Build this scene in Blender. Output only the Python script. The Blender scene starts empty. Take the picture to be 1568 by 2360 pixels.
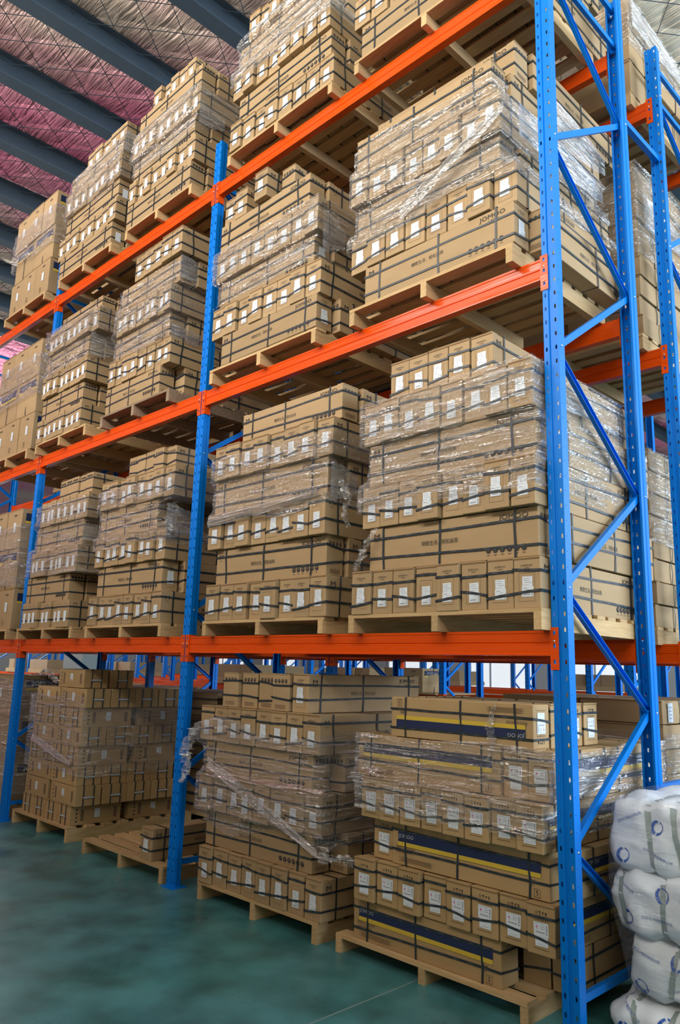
import bpy, bmesh, math, random
from mathutils import Vector, Matrix, noise
random.seed(7)
D = bpy.data
scn = bpy.context.scene
COL = scn.collection
# ------------------------------------------------------------------ camera
PITCH, YAW, ROLL = .2022, -.7900, .0282
fw = Vector((math.sin(YAW)*math.cos(PITCH), math.cos(YAW)*math.cos(PITCH), math.sin(PITCH)))
rt = Vector((math.cos(YAW), -math.sin(YAW), 0))
up = rt.cross(fw)
rx = rt*math.cos(ROLL)+up*math.sin(ROLL)
ux = up*math.cos(ROLL)-rt*math.sin(ROLL)
cam = D.cameras.new('camera')
cam.sensor_fit = 'HORIZONTAL'; cam.sensor_width = 36.0
cam.lens = 36.0*1768.55/1568.0
cam.clip_start = .05; cam.clip_end = 300
camo = D.objects.new('camera', cam); COL.objects.link(camo)
M = Matrix.Identity(4)
for i, v in enumerate((rx, ux, -fw)):
    for j in range(3): M[j][i] = v[j]
M.translation = Vector((1.8533, -3.3437, 1.5557))
camo.matrix_world = M
scn.camera = camo
# ------------------------------------------------------------------ world, light, exposure
w = D.worlds.new('world'); scn.world = w; w.use_nodes = True
w.node_tree.nodes['Background'].inputs[0].default_value = (.85, .92, 1, 1)
w.node_tree.nodes['Background'].inputs[1].default_value = .06
def area(name, loc, target, sx, sy, power, col):
    l = D.lights.new(name, 'AREA'); l.shape = 'RECTANGLE'; l.size = sx; l.size_y = sy
    l.energy = power; l.color = col
    o = D.objects.new(name, l); COL.objects.link(o); o.location = loc
    o.rotation_euler = (Vector(target)-Vector(loc)).to_track_quat('-Z', 'Y').to_euler()
    return o
area('daylight_right', (11.5, 6.0, 5.4), (0, 3.0, 6.2), 18, 4.5, 3500, (.72, .84, 1))
area('left_fill', (-24, 3.2, 4.0), (-10, 1, 6), 9, 4, 1200, (1, .96, .95))  # added fill lamp from the left, kept weak to light the films
area('ceiling_fill', (-8, -12.6, 4.6), (-8, 0, 9.6), 18, 2.5, 2900, (1, .96, .93))  # added fill lamp, tilted up to brighten the foil between roof beams
area('skylight_aisle', (.5, -8.6, 8.3), (.5, -4.6, 3.0), 17, 5.0, 4200, (1, .97, .90))
area('daylight_back', (-12, 22.5, 3.2), (-12, 0, 2.0), 30, 3.5, 600, (.95, .98, 1))
scn.view_settings.view_transform = 'Standard'
scn.view_settings.look = 'None'
scn.view_settings.gamma = 1
scn.view_settings.use_curve_mapping = False
scn.view_settings.exposure = 0.0
cy = scn.cycles
cy.use_denoising = True
cy.max_bounces = 7; cy.diffuse_bounces = 3; cy.glossy_bounces = 3
cy.transparent_max_bounces = 10; cy.transmission_bounces = 2
cy.caustics_reflective = False; cy.caustics_refractive = False
cy.sample_clamp_indirect = 4.0
# ------------------------------------------------------------------ materials
def mat(name, col, rough=.6, metal=0, spec=.5, coat=0, bump=None, vary=None, objvary=0, alpha=None):
    m = D.materials.new(name); m.use_nodes = True
    nt = m.node_tree; b = nt.nodes['Principled BSDF']
    b.inputs['Base Color'].default_value = (*col, 1); b.inputs['Roughness'].default_value = rough
    b.inputs['Metallic'].default_value = metal; b.inputs['Specular IOR Level'].default_value = spec
    if coat: b.inputs['Coat Weight'].default_value = coat; b.inputs['Coat Roughness'].default_value = .15
    tc = nt.nodes.new('ShaderNodeTexCoord')
    src = None
    if vary:
        scale, col2, amount, stretch = vary
        mp = nt.nodes.new('ShaderNodeMapping'); mp.inputs['Scale'].default_value = stretch
        nt.links.new(tc.outputs['Object'], mp.inputs[0])
        n = nt.nodes.new('ShaderNodeTexNoise'); n.inputs['Scale'].default_value = scale; n.inputs['Detail'].default_value = 5
        nt.links.new(mp.outputs[0], n.inputs['Vector'])
        rp = nt.nodes.new('ShaderNodeValToRGB'); rp.color_ramp.elements[0].position = .5-amount; rp.color_ramp.elements[1].position = .5+amount
        rp.color_ramp.elements[0].color = (*col, 1); rp.color_ramp.elements[1].color = (*col2, 1)
        nt.links.new(n.outputs['Fac'], rp.inputs[0]); src = rp.outputs[0]
    if objvary:
        oi = nt.nodes.new('ShaderNodeObjectInfo')
        mr = nt.nodes.new('ShaderNodeMapRange'); mr.inputs[3].default_value = 1-objvary; mr.inputs[4].default_value = 1+objvary*.6
        nt.links.new(oi.outputs['Random'], mr.inputs[0])
        hs = nt.nodes.new('ShaderNodeHueSaturation')
        if src: nt.links.new(src, hs.inputs['Color'])
        else: hs.inputs['Color'].default_value = (*col, 1)
        nt.links.new(mr.outputs[0], hs.inputs['Value']); src = hs.outputs[0]
    if src: nt.links.new(src, b.inputs['Base Color'])
    if bump:
        sc, st, stretch = bump
        mp = nt.nodes.new('ShaderNodeMapping'); mp.inputs['Scale'].default_value = stretch
        nt.links.new(tc.outputs['Object'], mp.inputs[0])
        n = nt.nodes.new('ShaderNodeTexNoise'); n.inputs['Scale'].default_value = sc; n.inputs['Detail'].default_value = 4
        nt.links.new(mp.outputs[0], n.inputs['Vector'])
        bp = nt.nodes.new('ShaderNodeBump'); bp.inputs['Strength'].default_value = st; bp.inputs['Distance'].default_value = .01
        nt.links.new(n.outputs['Fac'], bp.inputs['Height']); nt.links.new(bp.outputs[0], b.inputs['Normal'])
    return m
MT = {}
MT['kraft'] = mat('kraft_cardboard', (.41, .285, .155), .62, spec=.2, vary=(7, (.36, .245, .13), .3, (1, .6, 2.2)), objvary=.10, bump=(16, .12, (1, 1, 1)))
MT['kraft_tan'] = mat('tan_cardboard', (.45, .305, .15), .62, spec=.2, vary=(6, (.40, .265, .125), .3, (1, .6, 2)), objvary=.08, bump=(16, .12, (1, 1, 1)))
MT['kraft_in'] = mat('cardboard_edge', (.26, .15, .07), .8, spec=.1)
MT['strap'] = mat('strapping_band', (.021, .030, .038), .38, spec=.5)
MT['strap_text'] = mat('strapping_print', (.20, .22, .24), .5)
MT['ink'] = mat('black_print', (.030, .027, .026), .7)
MT['ink_soft'] = mat('faded_print', (.17, .105, .06), .7)
MT['white'] = mat('white_label', (.68, .74, .80), .45)
MT['ink_lbl'] = mat('label_print', (.34, .36, .40), .6)
MT['pink'] = mat('pink_print', (.6, .09, .28), .6)
MT['navy'] = mat('navy_print', (.012, .022, .075), .5)
MT['yellow'] = mat('yellow_print', (.62, .43, .045), .55)
MT['silver_text'] = mat('pale_print', (.42, .44, .45), .5)
MT['blue'] = mat('blue_paint', (.0, .175, .66), .36, spec=.22)
MT['orange'] = mat('orange_paint', (.74, .076, .004), .17, spec=.3, vary=(3, (.68, .068, .003), .3, (.4, 1, 1)))
_nt = MT['orange'].node_tree; _b = _nt.nodes['Principled BSDF']; _t = _nt.nodes.new('ShaderNodeTexCoord'); _m = _nt.nodes.new('ShaderNodeMapping'); _m.inputs['Scale'].default_value = (.7, 30, 46)
_n = _nt.nodes.new('ShaderNodeTexNoise'); _n.inputs['Scale'].default_value = 2; _nt.links.new(_t.outputs['Object'], _m.inputs[0]); _nt.links.new(_m.outputs[0], _n.inputs['Vector'])
_r = _nt.nodes.new('ShaderNodeMapRange'); _r.inputs[1].default_value = .38; _r.inputs[2].default_value = .62; _r.inputs[3].default_value = .08; _r.inputs[4].default_value = .36; _nt.links.new(_n.outputs['Fac'], _r.inputs[0]); _nt.links.new(_r.outputs[0], _b.inputs['Roughness'])
MT['steel'] = mat('zinc_bolt', (.75, .75, .74), .25, metal=1)
MT['hole'] = mat('dark_hollow', (.006, .008, .012), .9)
MT['wood'] = mat('pine_wood', (.60, .43, .235), .7, spec=.2, vary=(5, (.45, .29, .13), .28, (1, 9, 9)), objvary=.16)
MT['wood_y'] = mat('pine_wood_lengthwise', (.60, .43, .235), .7, spec=.2, vary=(5, (.43, .275, .12), .28, (9, 1, 9)), objvary=.16)
MT['wood_old'] = mat('weathered_wood', (.36, .27, .19), .8, spec=.15, vary=(5, (.22, .155, .10), .28, (1, 9, 9)), objvary=.16)
MT['bale'] = mat('white_woven_plastic', (.78, .83, .87), .42, spec=.5, bump=(14, .8, (1, 1, 1)))
MT['bale_print'] = mat('blue_print', (.02, .10, .42), .5)
MT['bale_strap'] = mat('grey_green_strap', (.27, .33, .31), .45)
MT['floor'] = None
MT['galv'] = mat('dark_painted_steel', (.040, .060, .080), .75, spec=.12, vary=(3, (.055, .078, .10), .3, (1, 1, 1)))
MT['joint'] = mat('worn_joint', (.20, .27, .25), .6)
MT['wall'] = mat('pale_wall_panel', (.55, .56, .54), .7)
MT['grey_col'] = mat('grey_green_paint', (.22, .28, .28), .6)
MT['brown'] = mat('rusty_brown_board', (.16, .06, .03), .7)
def film_mat():
    m = D.materials.new('stretch_film'); m.use_nodes = True; nt = m.node_tree
    for n in list(nt.nodes): nt.nodes.remove(n)
    N = nt.nodes.new; L = nt.links.new
    out = N('ShaderNodeOutputMaterial'); tr = N('ShaderNodeBsdfTransparent'); gl = N('ShaderNodeBsdfGlossy'); df = N('ShaderNodeBsdfDiffuse')
    tr.inputs[0].default_value = (.965, .965, .97, 1); gl.inputs['Roughness'].default_value = .06; gl.inputs['Color'].default_value = (1, 1, 1, 1)
    df.inputs[0].default_value = (.75, .78, .82, 1)
    tc = N('ShaderNodeTexCoord'); mp = N('ShaderNodeMapping'); mp.inputs['Scale'].default_value = (2.2, 2.2, 34)
    mp.inputs['Rotation'].default_value = (.06, .14, 0)
    L(tc.outputs['Object'], mp.inputs[0])
    n1 = N('ShaderNodeTexNoise'); n1.inputs['Scale'].default_value = 1.6; n1.inputs['Detail'].default_value = 6; n1.inputs['Distortion'].default_value = 1.2
    L(mp.outputs[0], n1.inputs['Vector'])
    n2 = N('ShaderNodeTexNoise'); n2.inputs['Scale'].default_value = 30; n2.inputs['Detail'].default_value = 4
    L(tc.outputs['Object'], n2.inputs['Vector'])
    add = N('ShaderNodeMath'); add.operation = 'MULTIPLY_ADD'; add.inputs[1].default_value = .22; L(n2.outputs['Fac'], add.inputs[0]); L(n1.outputs['Fac'], add.inputs[2])
    bp = N('ShaderNodeBump'); bp.inputs['Strength'].default_value = .7; bp.inputs['Distance'].default_value = .04
    L(add.outputs[0], bp.inputs['Height']); L(bp.outputs[0], gl.inputs['Normal'])
    rp = N('ShaderNodeValToRGB'); rp.color_ramp.elements[0].position = .50; rp.color_ramp.elements[1].position = .68
    rp.color_ramp.elements[0].color = (.11, .11, .11, 1); rp.color_ramp.elements[1].color = (.66, .66, .66, 1)
    L(n1.outputs['Fac'], rp.inputs[0])
    m1 = N('ShaderNodeMixShader'); L(rp.outputs[0], m1.inputs[0]); L(tr.outputs[0], m1.inputs[1]); L(gl.outputs[0], m1.inputs[2])
    m2 = N('ShaderNodeMixShader'); m2.inputs[0].default_value = .03; L(m1.outputs[0], m2.inputs[1]); L(df.outputs[0], m2.inputs[2])
    L(m2.outputs[0], out.inputs[0])
    return m
MT['film'] = film_mat()
MT['film_light'] = MT['film'].copy(); MT['film_light'].name = 'clear_film'
for n_ in MT['film_light'].node_tree.nodes:
    if n_.type == 'VALTORGB': n_.color_ramp.elements[0].color = (.05, .05, .05, 1); n_.color_ramp.elements[1].color = (.30, .30, .30, 1)
MT['film_dense'] = MT['film'].copy(); MT['film_dense'].name = 'gathered_film'
for n_ in MT['film_dense'].node_tree.nodes:
    if n_.type == 'VALTORGB': n_.color_ramp.elements[0].color = (.30, .30, .30, 1); n_.color_ramp.elements[1].color = (.75, .75, .75, 1)
    if n_.type == 'MIX_SHADER' and not n_.inputs[0].is_linked: n_.inputs[0].default_value = .10
def floor_mat():
    m = mat('green_epoxy', (.06, .255, .235), .33, spec=.4, vary=(.8, (.085, .22, .27), .22, (1, 1, 1)))
    nt = m.node_tree; b = nt.nodes['Principled BSDF']
    n = nt.nodes.new('ShaderNodeTexNoise'); n.inputs['Scale'].default_value = 2.3; n.inputs['Detail'].default_value = 6
    tc = nt.nodes.new('ShaderNodeTexCoord'); nt.links.new(tc.outputs['Object'], n.inputs['Vector'])
    mr = nt.nodes.new('ShaderNodeMapRange'); mr.inputs[1].default_value = .35; mr.inputs[2].default_value = .65; mr.inputs[3].default_value = .25; mr.inputs[4].default_value = .55
    nt.links.new(n.outputs['Fac'], mr.inputs[0]); nt.links.new(mr.outputs[0], b.inputs['Roughness'])
    old = b.inputs['Base Color'].links[0].from_socket
    n2 = nt.nodes.new('ShaderNodeTexNoise'); n2.inputs['Scale'].default_value = 3.1; n2.inputs['Detail'].default_value = 3
    nt.links.new(tc.outputs['Object'], n2.inputs['Vector'])
    r2 = nt.nodes.new('ShaderNodeValToRGB'); r2.color_ramp.elements[0].position = .3; r2.color_ramp.elements[1].position = .62
    r2.color_ramp.elements[0].color = (.45, .45, .45, 1); r2.color_ramp.elements[1].color = (1, 1, 1, 1)
    nt.links.new(n2.outputs['Fac'], r2.inputs[0])
    mx = nt.nodes.new('ShaderNodeMix'); mx.data_type = 'RGBA'; mx.blend_type = 'MULTIPLY'; mx.inputs[0].default_value = 1
    nt.links.new(old, mx.inputs[6]); nt.links.new(r2.outputs[0], mx.inputs[7]); nt.links.new(mx.outputs[2], b.inputs['Base Color'])
    return m
MT['floor'] = floor_mat()
def foil_mat():
    m = D.materials.new('quilted_foil'); m.use_nodes = True; nt = m.node_tree; b = nt.nodes['Principled BSDF']
    N = nt.nodes.new; L = nt.links.new
    b.inputs['Metallic'].default_value = .30; b.inputs['Roughness'].default_value = .36
    tc = N('ShaderNodeTexCoord')
    # rosy patches towards low x, champagne base elsewhere
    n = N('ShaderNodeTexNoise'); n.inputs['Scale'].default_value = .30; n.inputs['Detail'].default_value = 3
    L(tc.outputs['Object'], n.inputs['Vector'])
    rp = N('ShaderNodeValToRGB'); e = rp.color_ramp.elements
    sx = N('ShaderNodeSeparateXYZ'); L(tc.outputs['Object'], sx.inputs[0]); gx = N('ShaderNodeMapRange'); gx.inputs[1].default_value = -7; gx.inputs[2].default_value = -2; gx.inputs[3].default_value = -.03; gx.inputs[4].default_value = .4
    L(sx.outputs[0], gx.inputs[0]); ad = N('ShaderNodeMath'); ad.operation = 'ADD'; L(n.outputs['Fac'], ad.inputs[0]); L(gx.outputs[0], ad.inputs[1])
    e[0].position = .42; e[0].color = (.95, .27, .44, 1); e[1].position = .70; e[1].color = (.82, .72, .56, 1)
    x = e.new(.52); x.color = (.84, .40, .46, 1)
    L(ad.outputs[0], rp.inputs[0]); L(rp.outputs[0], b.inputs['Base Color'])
    mp = N('ShaderNodeMapping'); mp.inputs['Scale'].default_value = (1.2, 15, 1); L(tc.outputs['Object'], mp.inputs[0])
    n1 = N('ShaderNodeTexNoise'); n1.inputs['Scale'].default_value = 1.5; n1.inputs['Detail'].default_value = 5; n1.inputs['Distortion'].default_value = .8
    L(mp.outputs[0], n1.inputs['Vector'])
    hs_ = []
    for sg in (1.25, -1.25):
        a1 = N('ShaderNodeMath'); a1.operation = 'MULTIPLY_ADD'; a1.inputs[1].default_value = sg; L(sx.outputs[0], a1.inputs[0]); L(sx.outputs[1], a1.inputs[2])
        a2 = N('ShaderNodeMath'); a2.operation = 'MULTIPLY'; a2.inputs[1].default_value = math.pi/.62; L(a1.outputs[0], a2.inputs[0])
        a3 = N('ShaderNodeMath'); a3.operation = 'SINE'; L(a2.outputs[0], a3.inputs[0]); a4 = N('ShaderNodeMath'); a4.operation = 'ABSOLUTE'; L(a3.outputs[0], a4.inputs[0]); hs_.append(a4)
    q1 = N('ShaderNodeMath'); q1.operation = 'MULTIPLY'; L(hs_[0].outputs[0], q1.inputs[0]); L(hs_[1].outputs[0], q1.inputs[1])
    q2 = N('ShaderNodeMath'); q2.operation = 'MULTIPLY_ADD'; q2.inputs[1].default_value = 1.6; L(n1.outputs['Fac'], q2.inputs[0]); L(q1.outputs[0], q2.inputs[2])
    bp = N('ShaderNodeBump'); bp.inputs['Strength'].default_value = 1; bp.inputs['Distance'].default_value = .05
    L(q2.outputs[0], bp.inputs['Height']); L(bp.outputs[0], b.inputs['Normal'])
    return m
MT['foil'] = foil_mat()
# ------------------------------------------------------------------ mesh helpers
class MB:
    def __init__(s): s.v = []; s.f = []; s.m = []; s.mats = []; s.sm = False
    def mi(s, m):
        if m not in s.mats: s.mats.append(m)
        return s.mats.index(m)
    def add(s, vs, fs, m):
        o = len(s.v); k = s.mi(m); s.v += [tuple(p) for p in vs]
        for f in fs: s.f.append(tuple(i+o for i in f)); s.m.append(k)
    def box(s, x0, x1, y0, y1, z0, z1, m, mtx=None):
        vs = [Vector((x, y, z)) for x in (x0, x1) for y in (y0, y1) for z in (z0, z1)]
        if mtx: vs = [mtx @ p for p in vs]
        s.add(vs, [(0, 1, 3, 2), (4, 6, 7, 5), (0, 4, 5, 1), (2, 3, 7, 6), (0, 2, 6, 4), (1, 5, 7, 3)], m)
    def quad(s, a, b, c, d, m): s.add([a, b, c, d], [(0, 1, 2, 3)], m)
    def prism(s, prof, axis, a, b, m, closed=True, caps=True):
        n = len(prof)
        def P(t, p):
            if axis == 'x': return (t, p[0], p[1])
            if axis == 'y': return (p[0], t, p[1])
            return (p[0], p[1], t)
        vs = [P(a, p) for p in prof]+[P(b, p) for p in prof]
        fs = [(i, (i+1) % n, (i+1) % n+n, i+n) for i in range(n if closed else n-1)]
        if closed and caps: fs += [tuple(range(n))[::-1], tuple(range(n, 2*n))]
        s.add(vs, fs, m)
    def bar(s, p, q, wdt, hgt, m, side=None):
        p, q = Vector(p), Vector(q); d = (q-p).normalized()
        a = Vector(side) if side else (Vector((0, 0, 1)) if abs(d.z) < .9 else Vector((1, 0, 0)))
        b = d.cross(a).normalized(); a = b.cross(d).normalized()
        vs = [o+a*(i*hgt/2)+b*(j*wdt/2) for o in (p, q) for i, j in ((-1, -1), (-1, 1), (1, 1), (1, -1))]
        s.add(vs, [(0, 1, 2, 3)[::-1], (4, 5, 6, 7), (0, 1, 5, 4), (1, 2, 6, 5), (2, 3, 7, 6), (3, 0, 4, 7)], m)
    def flat(s, mesh2d, fn, m):
        vs, fs = mesh2d; s.add([fn(x, y) for x, y in vs], fs, m)
    def merge(s, me, mtx):
        o = len(s.v); s.v += [tuple(mtx @ v.co) for v in me.vertices]
        ks = [s.mi(mm) for mm in me.materials]
        for p in me.polygons: s.f.append(tuple(i+o for i in p.vertices)); s.m.append(ks[p.material_index])
    def mesh(s, name, smooth=False):
        me = D.meshes.new(name); me.from_pydata(s.v, [], s.f)
        for m in s.mats: me.materials.append(m)
        me.polygons.foreach_set('material_index', s.m)
        if smooth: me.polygons.foreach_set('use_smooth', [True]*len(s.f))
        me.update(); return me
def obj(name, me, parent=None, loc=None, rz=0, rot=None):
    o = D.objects.new(name, me); COL.objects.link(o)
    if parent: o.parent = parent
    if loc: o.location = loc
    if rz: o.rotation_euler = (0, 0, rz)
    if rot: o.rotation_euler = rot
    return o
def tag(o, label, cat, group=None, kind=None):
    o['label'] = label; o['category'] = cat
    if group: o['group'] = group
    if kind: o['kind'] = kind
    return o
def empty(name, loc, rz=0):
    return obj(name, None, None, loc, rz)
def struct(name, me, label=None):
    o = obj(name, me); o['kind'] = 'structure'
    if label: o['label'] = label
    return o
KIDS = {}
def copy_tree(o, parent=None):
    c = o.copy(); COL.objects.link(c)
    if parent is not None: c.parent = parent
    for ch in KIDS.get(o.name, ()): copy_tree(ch, c)
    return c
def register(root):
    for ob in [root]+list(root.children_recursive): KIDS[ob.name] = list(ob.children)
_txt = {}
def text2d(body, res=1):
    if (body, res) in _txt: return _txt[(body, res)]
    cu = D.curves.new('lettering', 'FONT'); cu.body = body; cu.resolution_u = res; cu.align_x = 'CENTER'; cu.align_y = 'CENTER'
    o = D.objects.new('lettering', cu); COL.objects.link(o)
    bpy.context.view_layer.update()
    me = D.meshes.new_from_object(o.evaluated_get(bpy.context.evaluated_depsgraph_get()))
    vs = [(v.co.x, v.co.y) for v in me.vertices]; fs = [tuple(p.vertices) for p in me.polygons]
    D.objects.remove(o); D.curves.remove(cu); D.meshes.remove(me)
    _txt[(body, res)] = (vs, fs); return vs, fs
def disc2d(r, n=12, ri=0):
    a = [2*math.pi*i/n for i in range(n)]
    if not ri: return [(r*math.cos(t), r*math.sin(t)) for t in a], [tuple(range(n))]
    vs = [(r*math.cos(t), r*math.sin(t)) for t in a]+[(ri*math.cos(t), ri*math.sin(t)) for t in a]
    return vs, [(i, (i+1) % n, (i+1) % n+n, i+n) for i in range(n)]
def rect2d(wd, hg): return [(-wd/2, -hg/2), (wd/2, -hg/2), (wd/2, hg/2), (-wd/2, hg/2)], [(0, 1, 2, 3)]
# ------------------------------------------------------------------ cartons
def body_mesh(name, W, L, H, seed, bulge=.0022, m='kraft', flap=True):
    rnd = random.Random(seed); mb = MB(); r = .004
    def ax(h, n): return [-h, -h+r]+[-h+r+(2*h-2*r)*i/n for i in range(1, n)]+[h-r, h]
    X, Y, Z = ax(W/2, 3), ax(L/2, 4), ax(H/2, 3)
    ph = [rnd.uniform(0, 6) for _ in range(6)]; amp = [rnd.uniform(-.6, 1)*bulge for _ in range(6)]
    def warp(p):
        q = Vector((max(-W/2+r, min(W/2-r, p[0])), max(-L/2+r, min(L/2-r, p[1])), max(-H/2+r, min(H/2-r, p[2]))))
        d = Vector(p)-q
        if d.length > 0: q = q+d.normalized()*r
        fx, fy, fz = 1-(2*q.x/W)**2, 1-(2*q.y/L)**2, 1-(2*q.z/H)**2
        sx = 1 if p[0] > 0 else -1; sy = 1 if p[1] > 0 else -1
        q.x += sx*(amp[0 if sx > 0 else 1]*fy*fz*1.4+.0006*math.sin(q.z*26+ph[0]))*(1 if abs(p[0]) > W/2-r-1e-6 else 0)
        q.y += sy*(amp[2 if sy > 0 else 3]*fx*fz*1.2)*(1 if abs(p[1]) > L/2-r-1e-6 else 0)
        q.x += .0008*math.sin(q.z*17+ph[1])
        return (q.x, q.y+L/2, q.z+H/2)
    idx = {}; vs = []
    def V(i, j, k):
        if (i, j, k) not in idx: idx[(i, j, k)] = len(vs); vs.append(warp((X[i], Y[j], Z[k])))
        return idx[(i, j, k)]
    nx, ny, nz = len(X)-1, len(Y)-1, len(Z)-1; fs = []
    for i in range(nx):
        for j in range(ny):
            fs.append((V(i, j, 0), V(i, j+1, 0), V(i+1, j+1, 0), V(i+1, j, 0))); fs.append((V(i, j, nz), V(i+1, j, nz), V(i+1, j+1, nz), V(i, j+1, nz)))
    for i in range(nx):
        for k in range(nz):
            fs.append((V(i, 0, k), V(i+1, 0, k), V(i+1, 0, k+1), V(i, 0, k+1))); fs.append((V(i, ny, k), V(i, ny, k+1), V(i+1, ny, k+1), V(i+1, ny, k)))
    for j in range(ny):
        for k in range(nz):
            fs.append((V(0, j, k), V(0, j, k+1), V(0, j+1, k+1), V(0, j+1, k))); fs.append((V(nx, j, k), V(nx, j+1, k), V(nx, j+1, k+1), V(nx, j, k+1)))
    mb.add(vs, fs, MT[m])
    if flap:
        mb.box(-W/2+.001, W/2-.001, -.0025, .05, H-.002, H+.0035, MT[m])
        mb.box(-W/2+.002, W/2-.002, -.0022, .012, H-.0075, H-.0035, MT['kraft_in'])
        mb.box(-W/2+.001, W/2-.001, L-.05, L+.0025, H-.002, H+.0035, MT[m])
    return mb.mesh(name)
E_ = .0016
def faces(W, L, H):
    # placing functions: u to the right, v up as seen from outside; h = lift
    def F(side, h):
        if side == 'front': return lambda u, v: (u, -h-.0018, v)
        if side == 'back': return lambda u, v: (-u, L+h+.0018, v)
        if side == 'right': return lambda u, v: (W/2+h+.0035, u, v)
        if side == 'left': return lambda u, v: (-W/2-h-.0035, L-u, v)
    return F
def sh(m2, du, dv, sx=1, sy=None, ang=0):
    sy = sx if sy is None else sy; c, s_ = math.cos(ang), math.sin(ang)
    return [(du+(x*sx)*c-(y*sy)*s_, dv+(x*sx)*s_+(y*sy)*c) for x, y in m2[0]], m2[1]
def hoop_h(W, L, H, z, seed, txt=True):
    rnd = random.Random(seed); mb = MB(); hw = .0065
    off = .0052
    cs = [(-W/2-off, -.0045), (W/2+off, -.0045), (W/2+off, L+.0045), (-W/2-off, L+.0045)]
    zz = [z+rnd.uniform(-.013, .013) for _ in range(4)]
    pts = []
    for i in range(4):
        a, b = cs[i], cs[(i+1) % 4]; n = 2 if i % 2 == 0 else 6
        for k in range(n):
            t = k/n; pts.append((a[0]+(b[0]-a[0])*t, a[1]+(b[1]-a[1])*t, zz[i]*(1-t)+zz[(i+1) % 4]*t+(0 if k == 0 else rnd.uniform(-.002, .002))))
    n = len(pts); vs = []; fs = []
    cx, cy_ = 0, L/2
    for x, y, q in pts:
        vs += [(x, y, q-hw), (x, y, q+hw)]
    for i in range(n): j = (i+1) % n; fs.append((2*i, 2*j, 2*j+1, 2*i+1))
    mb.add(vs, fs, MT['strap'])
    if txt:
        t2 = text2d('JOMOO', 1)
        def zat(side, f): return zz[side]*(1-f)+zz[(side+1) % 4]*f
        for u in (-W*.18, W*.30):
            mb.flat(sh(t2, u, zat(0, (u+W/2)/W), .0105, .0082), lambda a, b: (a, -.0053, b), MT['strap_text'])
        k = .09
        while k < L-.04:
            mb.flat(sh(t2, k, zat(1, k/L)+.0005, .0105, .0082), lambda a, b: (W/2+off+.0008, a, b), MT['strap_text']); k += .102
    return mb.mesh('strap')
def hoop_v(W, L, H, y, seed):
    rnd = random.Random(seed); mb = MB(); hw = .0065; off = .0058
    cs = [(-W/2-off, -.0004), (W/2+off, -.0004), (W/2+off, H+.005), (-W/2-off, H+.005)]
    yy = [y+rnd.uniform(-.010, .010) for _ in range(4)]
    vs = []; fs = []; n = 0
    for i in range(4):
        a, b = cs[i], cs[(i+1) % 4]
        for k in range(3):
            t = k/3; x = a[0]+(b[0]-a[0])*t; z = a[1]+(b[1]-a[1])*t; q = yy[i]*(1-t)+yy[(i+1) % 4]*t
            if i in (1, 3): q += .006*math.sin(t*3.1)*rnd.uniform(-1, 1)
            vs += [(x, q-hw, z), (x, q+hw, z)]; n += 1
    for i in range(n): j = (i+1) % n; fs.append((2*i, 2*i+1, 2*j+1, 2*j))
    mb.add(vs, fs, MT['strap'])
    return mb.mesh('strap')
def sticker_mesh(F, u, v, wd, hg, seed, side='front', pink=False):
    rnd = random.Random(seed); mb = MB(); A = F(side, .0006); B = F(side, .0011)
    t = rnd.uniform(-.03, .03)
    up_, lo = hg*.5, hg*.5
    if pink:
        mb.flat(sh(rect2d(wd, hg*.58), u, v+hg*.21, 1, 1, t), A, MT['white']); mb.flat(sh(rect2d(wd*.86, hg*.48), u+wd*.02, v-hg*.27, 1, 1, t), F(side, .0004), MT['white'])
        mb.flat(sh(rect2d(wd*.10, hg*.08), u-wd*.30, v+hg*.30), B, MT['pink']); mb.flat(sh(rect2d(wd*.025, hg*.12), u-wd*.25, v+hg*.22), B, MT['pink'])
        for k, (a, b, c, d) in enumerate(((-.28, .44, .3, .02), (.1, .44, .3, .02), (.1, .33, .28, .03), (.1, .24, .26, .03), (-.05, .08, .62, .055), (.38, .28, .09, .30), (.38, .06, .10, .08), (0, -.12, .7, .015), (0, -.42, .55, .015))):
            mb.flat(sh(rect2d(wd*c, hg*d), u+wd*a, v+hg*b), B, MT['ink_lbl'])
    else:
        mb.flat(sh(rect2d(wd*.88, up_), u-wd*.02, v+hg*.24, 1, 1, t), F(side, .0004), MT['white']); mb.flat(sh(rect2d(wd, lo), u, v-hg*.24, 1, 1, t), A, MT['white'])
        for (a, b, c, d) in ((-.1, .40, .5, .02), (-.1, .30, .5, .02), (.05, .20, .6, .02), (-.15, .08, .45, .015), (-.2, -.08, .35, .03), (.1, -.17, .3, .02), (.1, -.26, .5, .02), (-.08, -.38, .62, .075), (.40, -.33, .10, .26)):
            mb.flat(sh(rect2d(wd*c, hg*d), u+wd*a, v+hg*b, 1, 1, t), B, MT['ink_lbl'])
    return mb.mesh('sticker')
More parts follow.
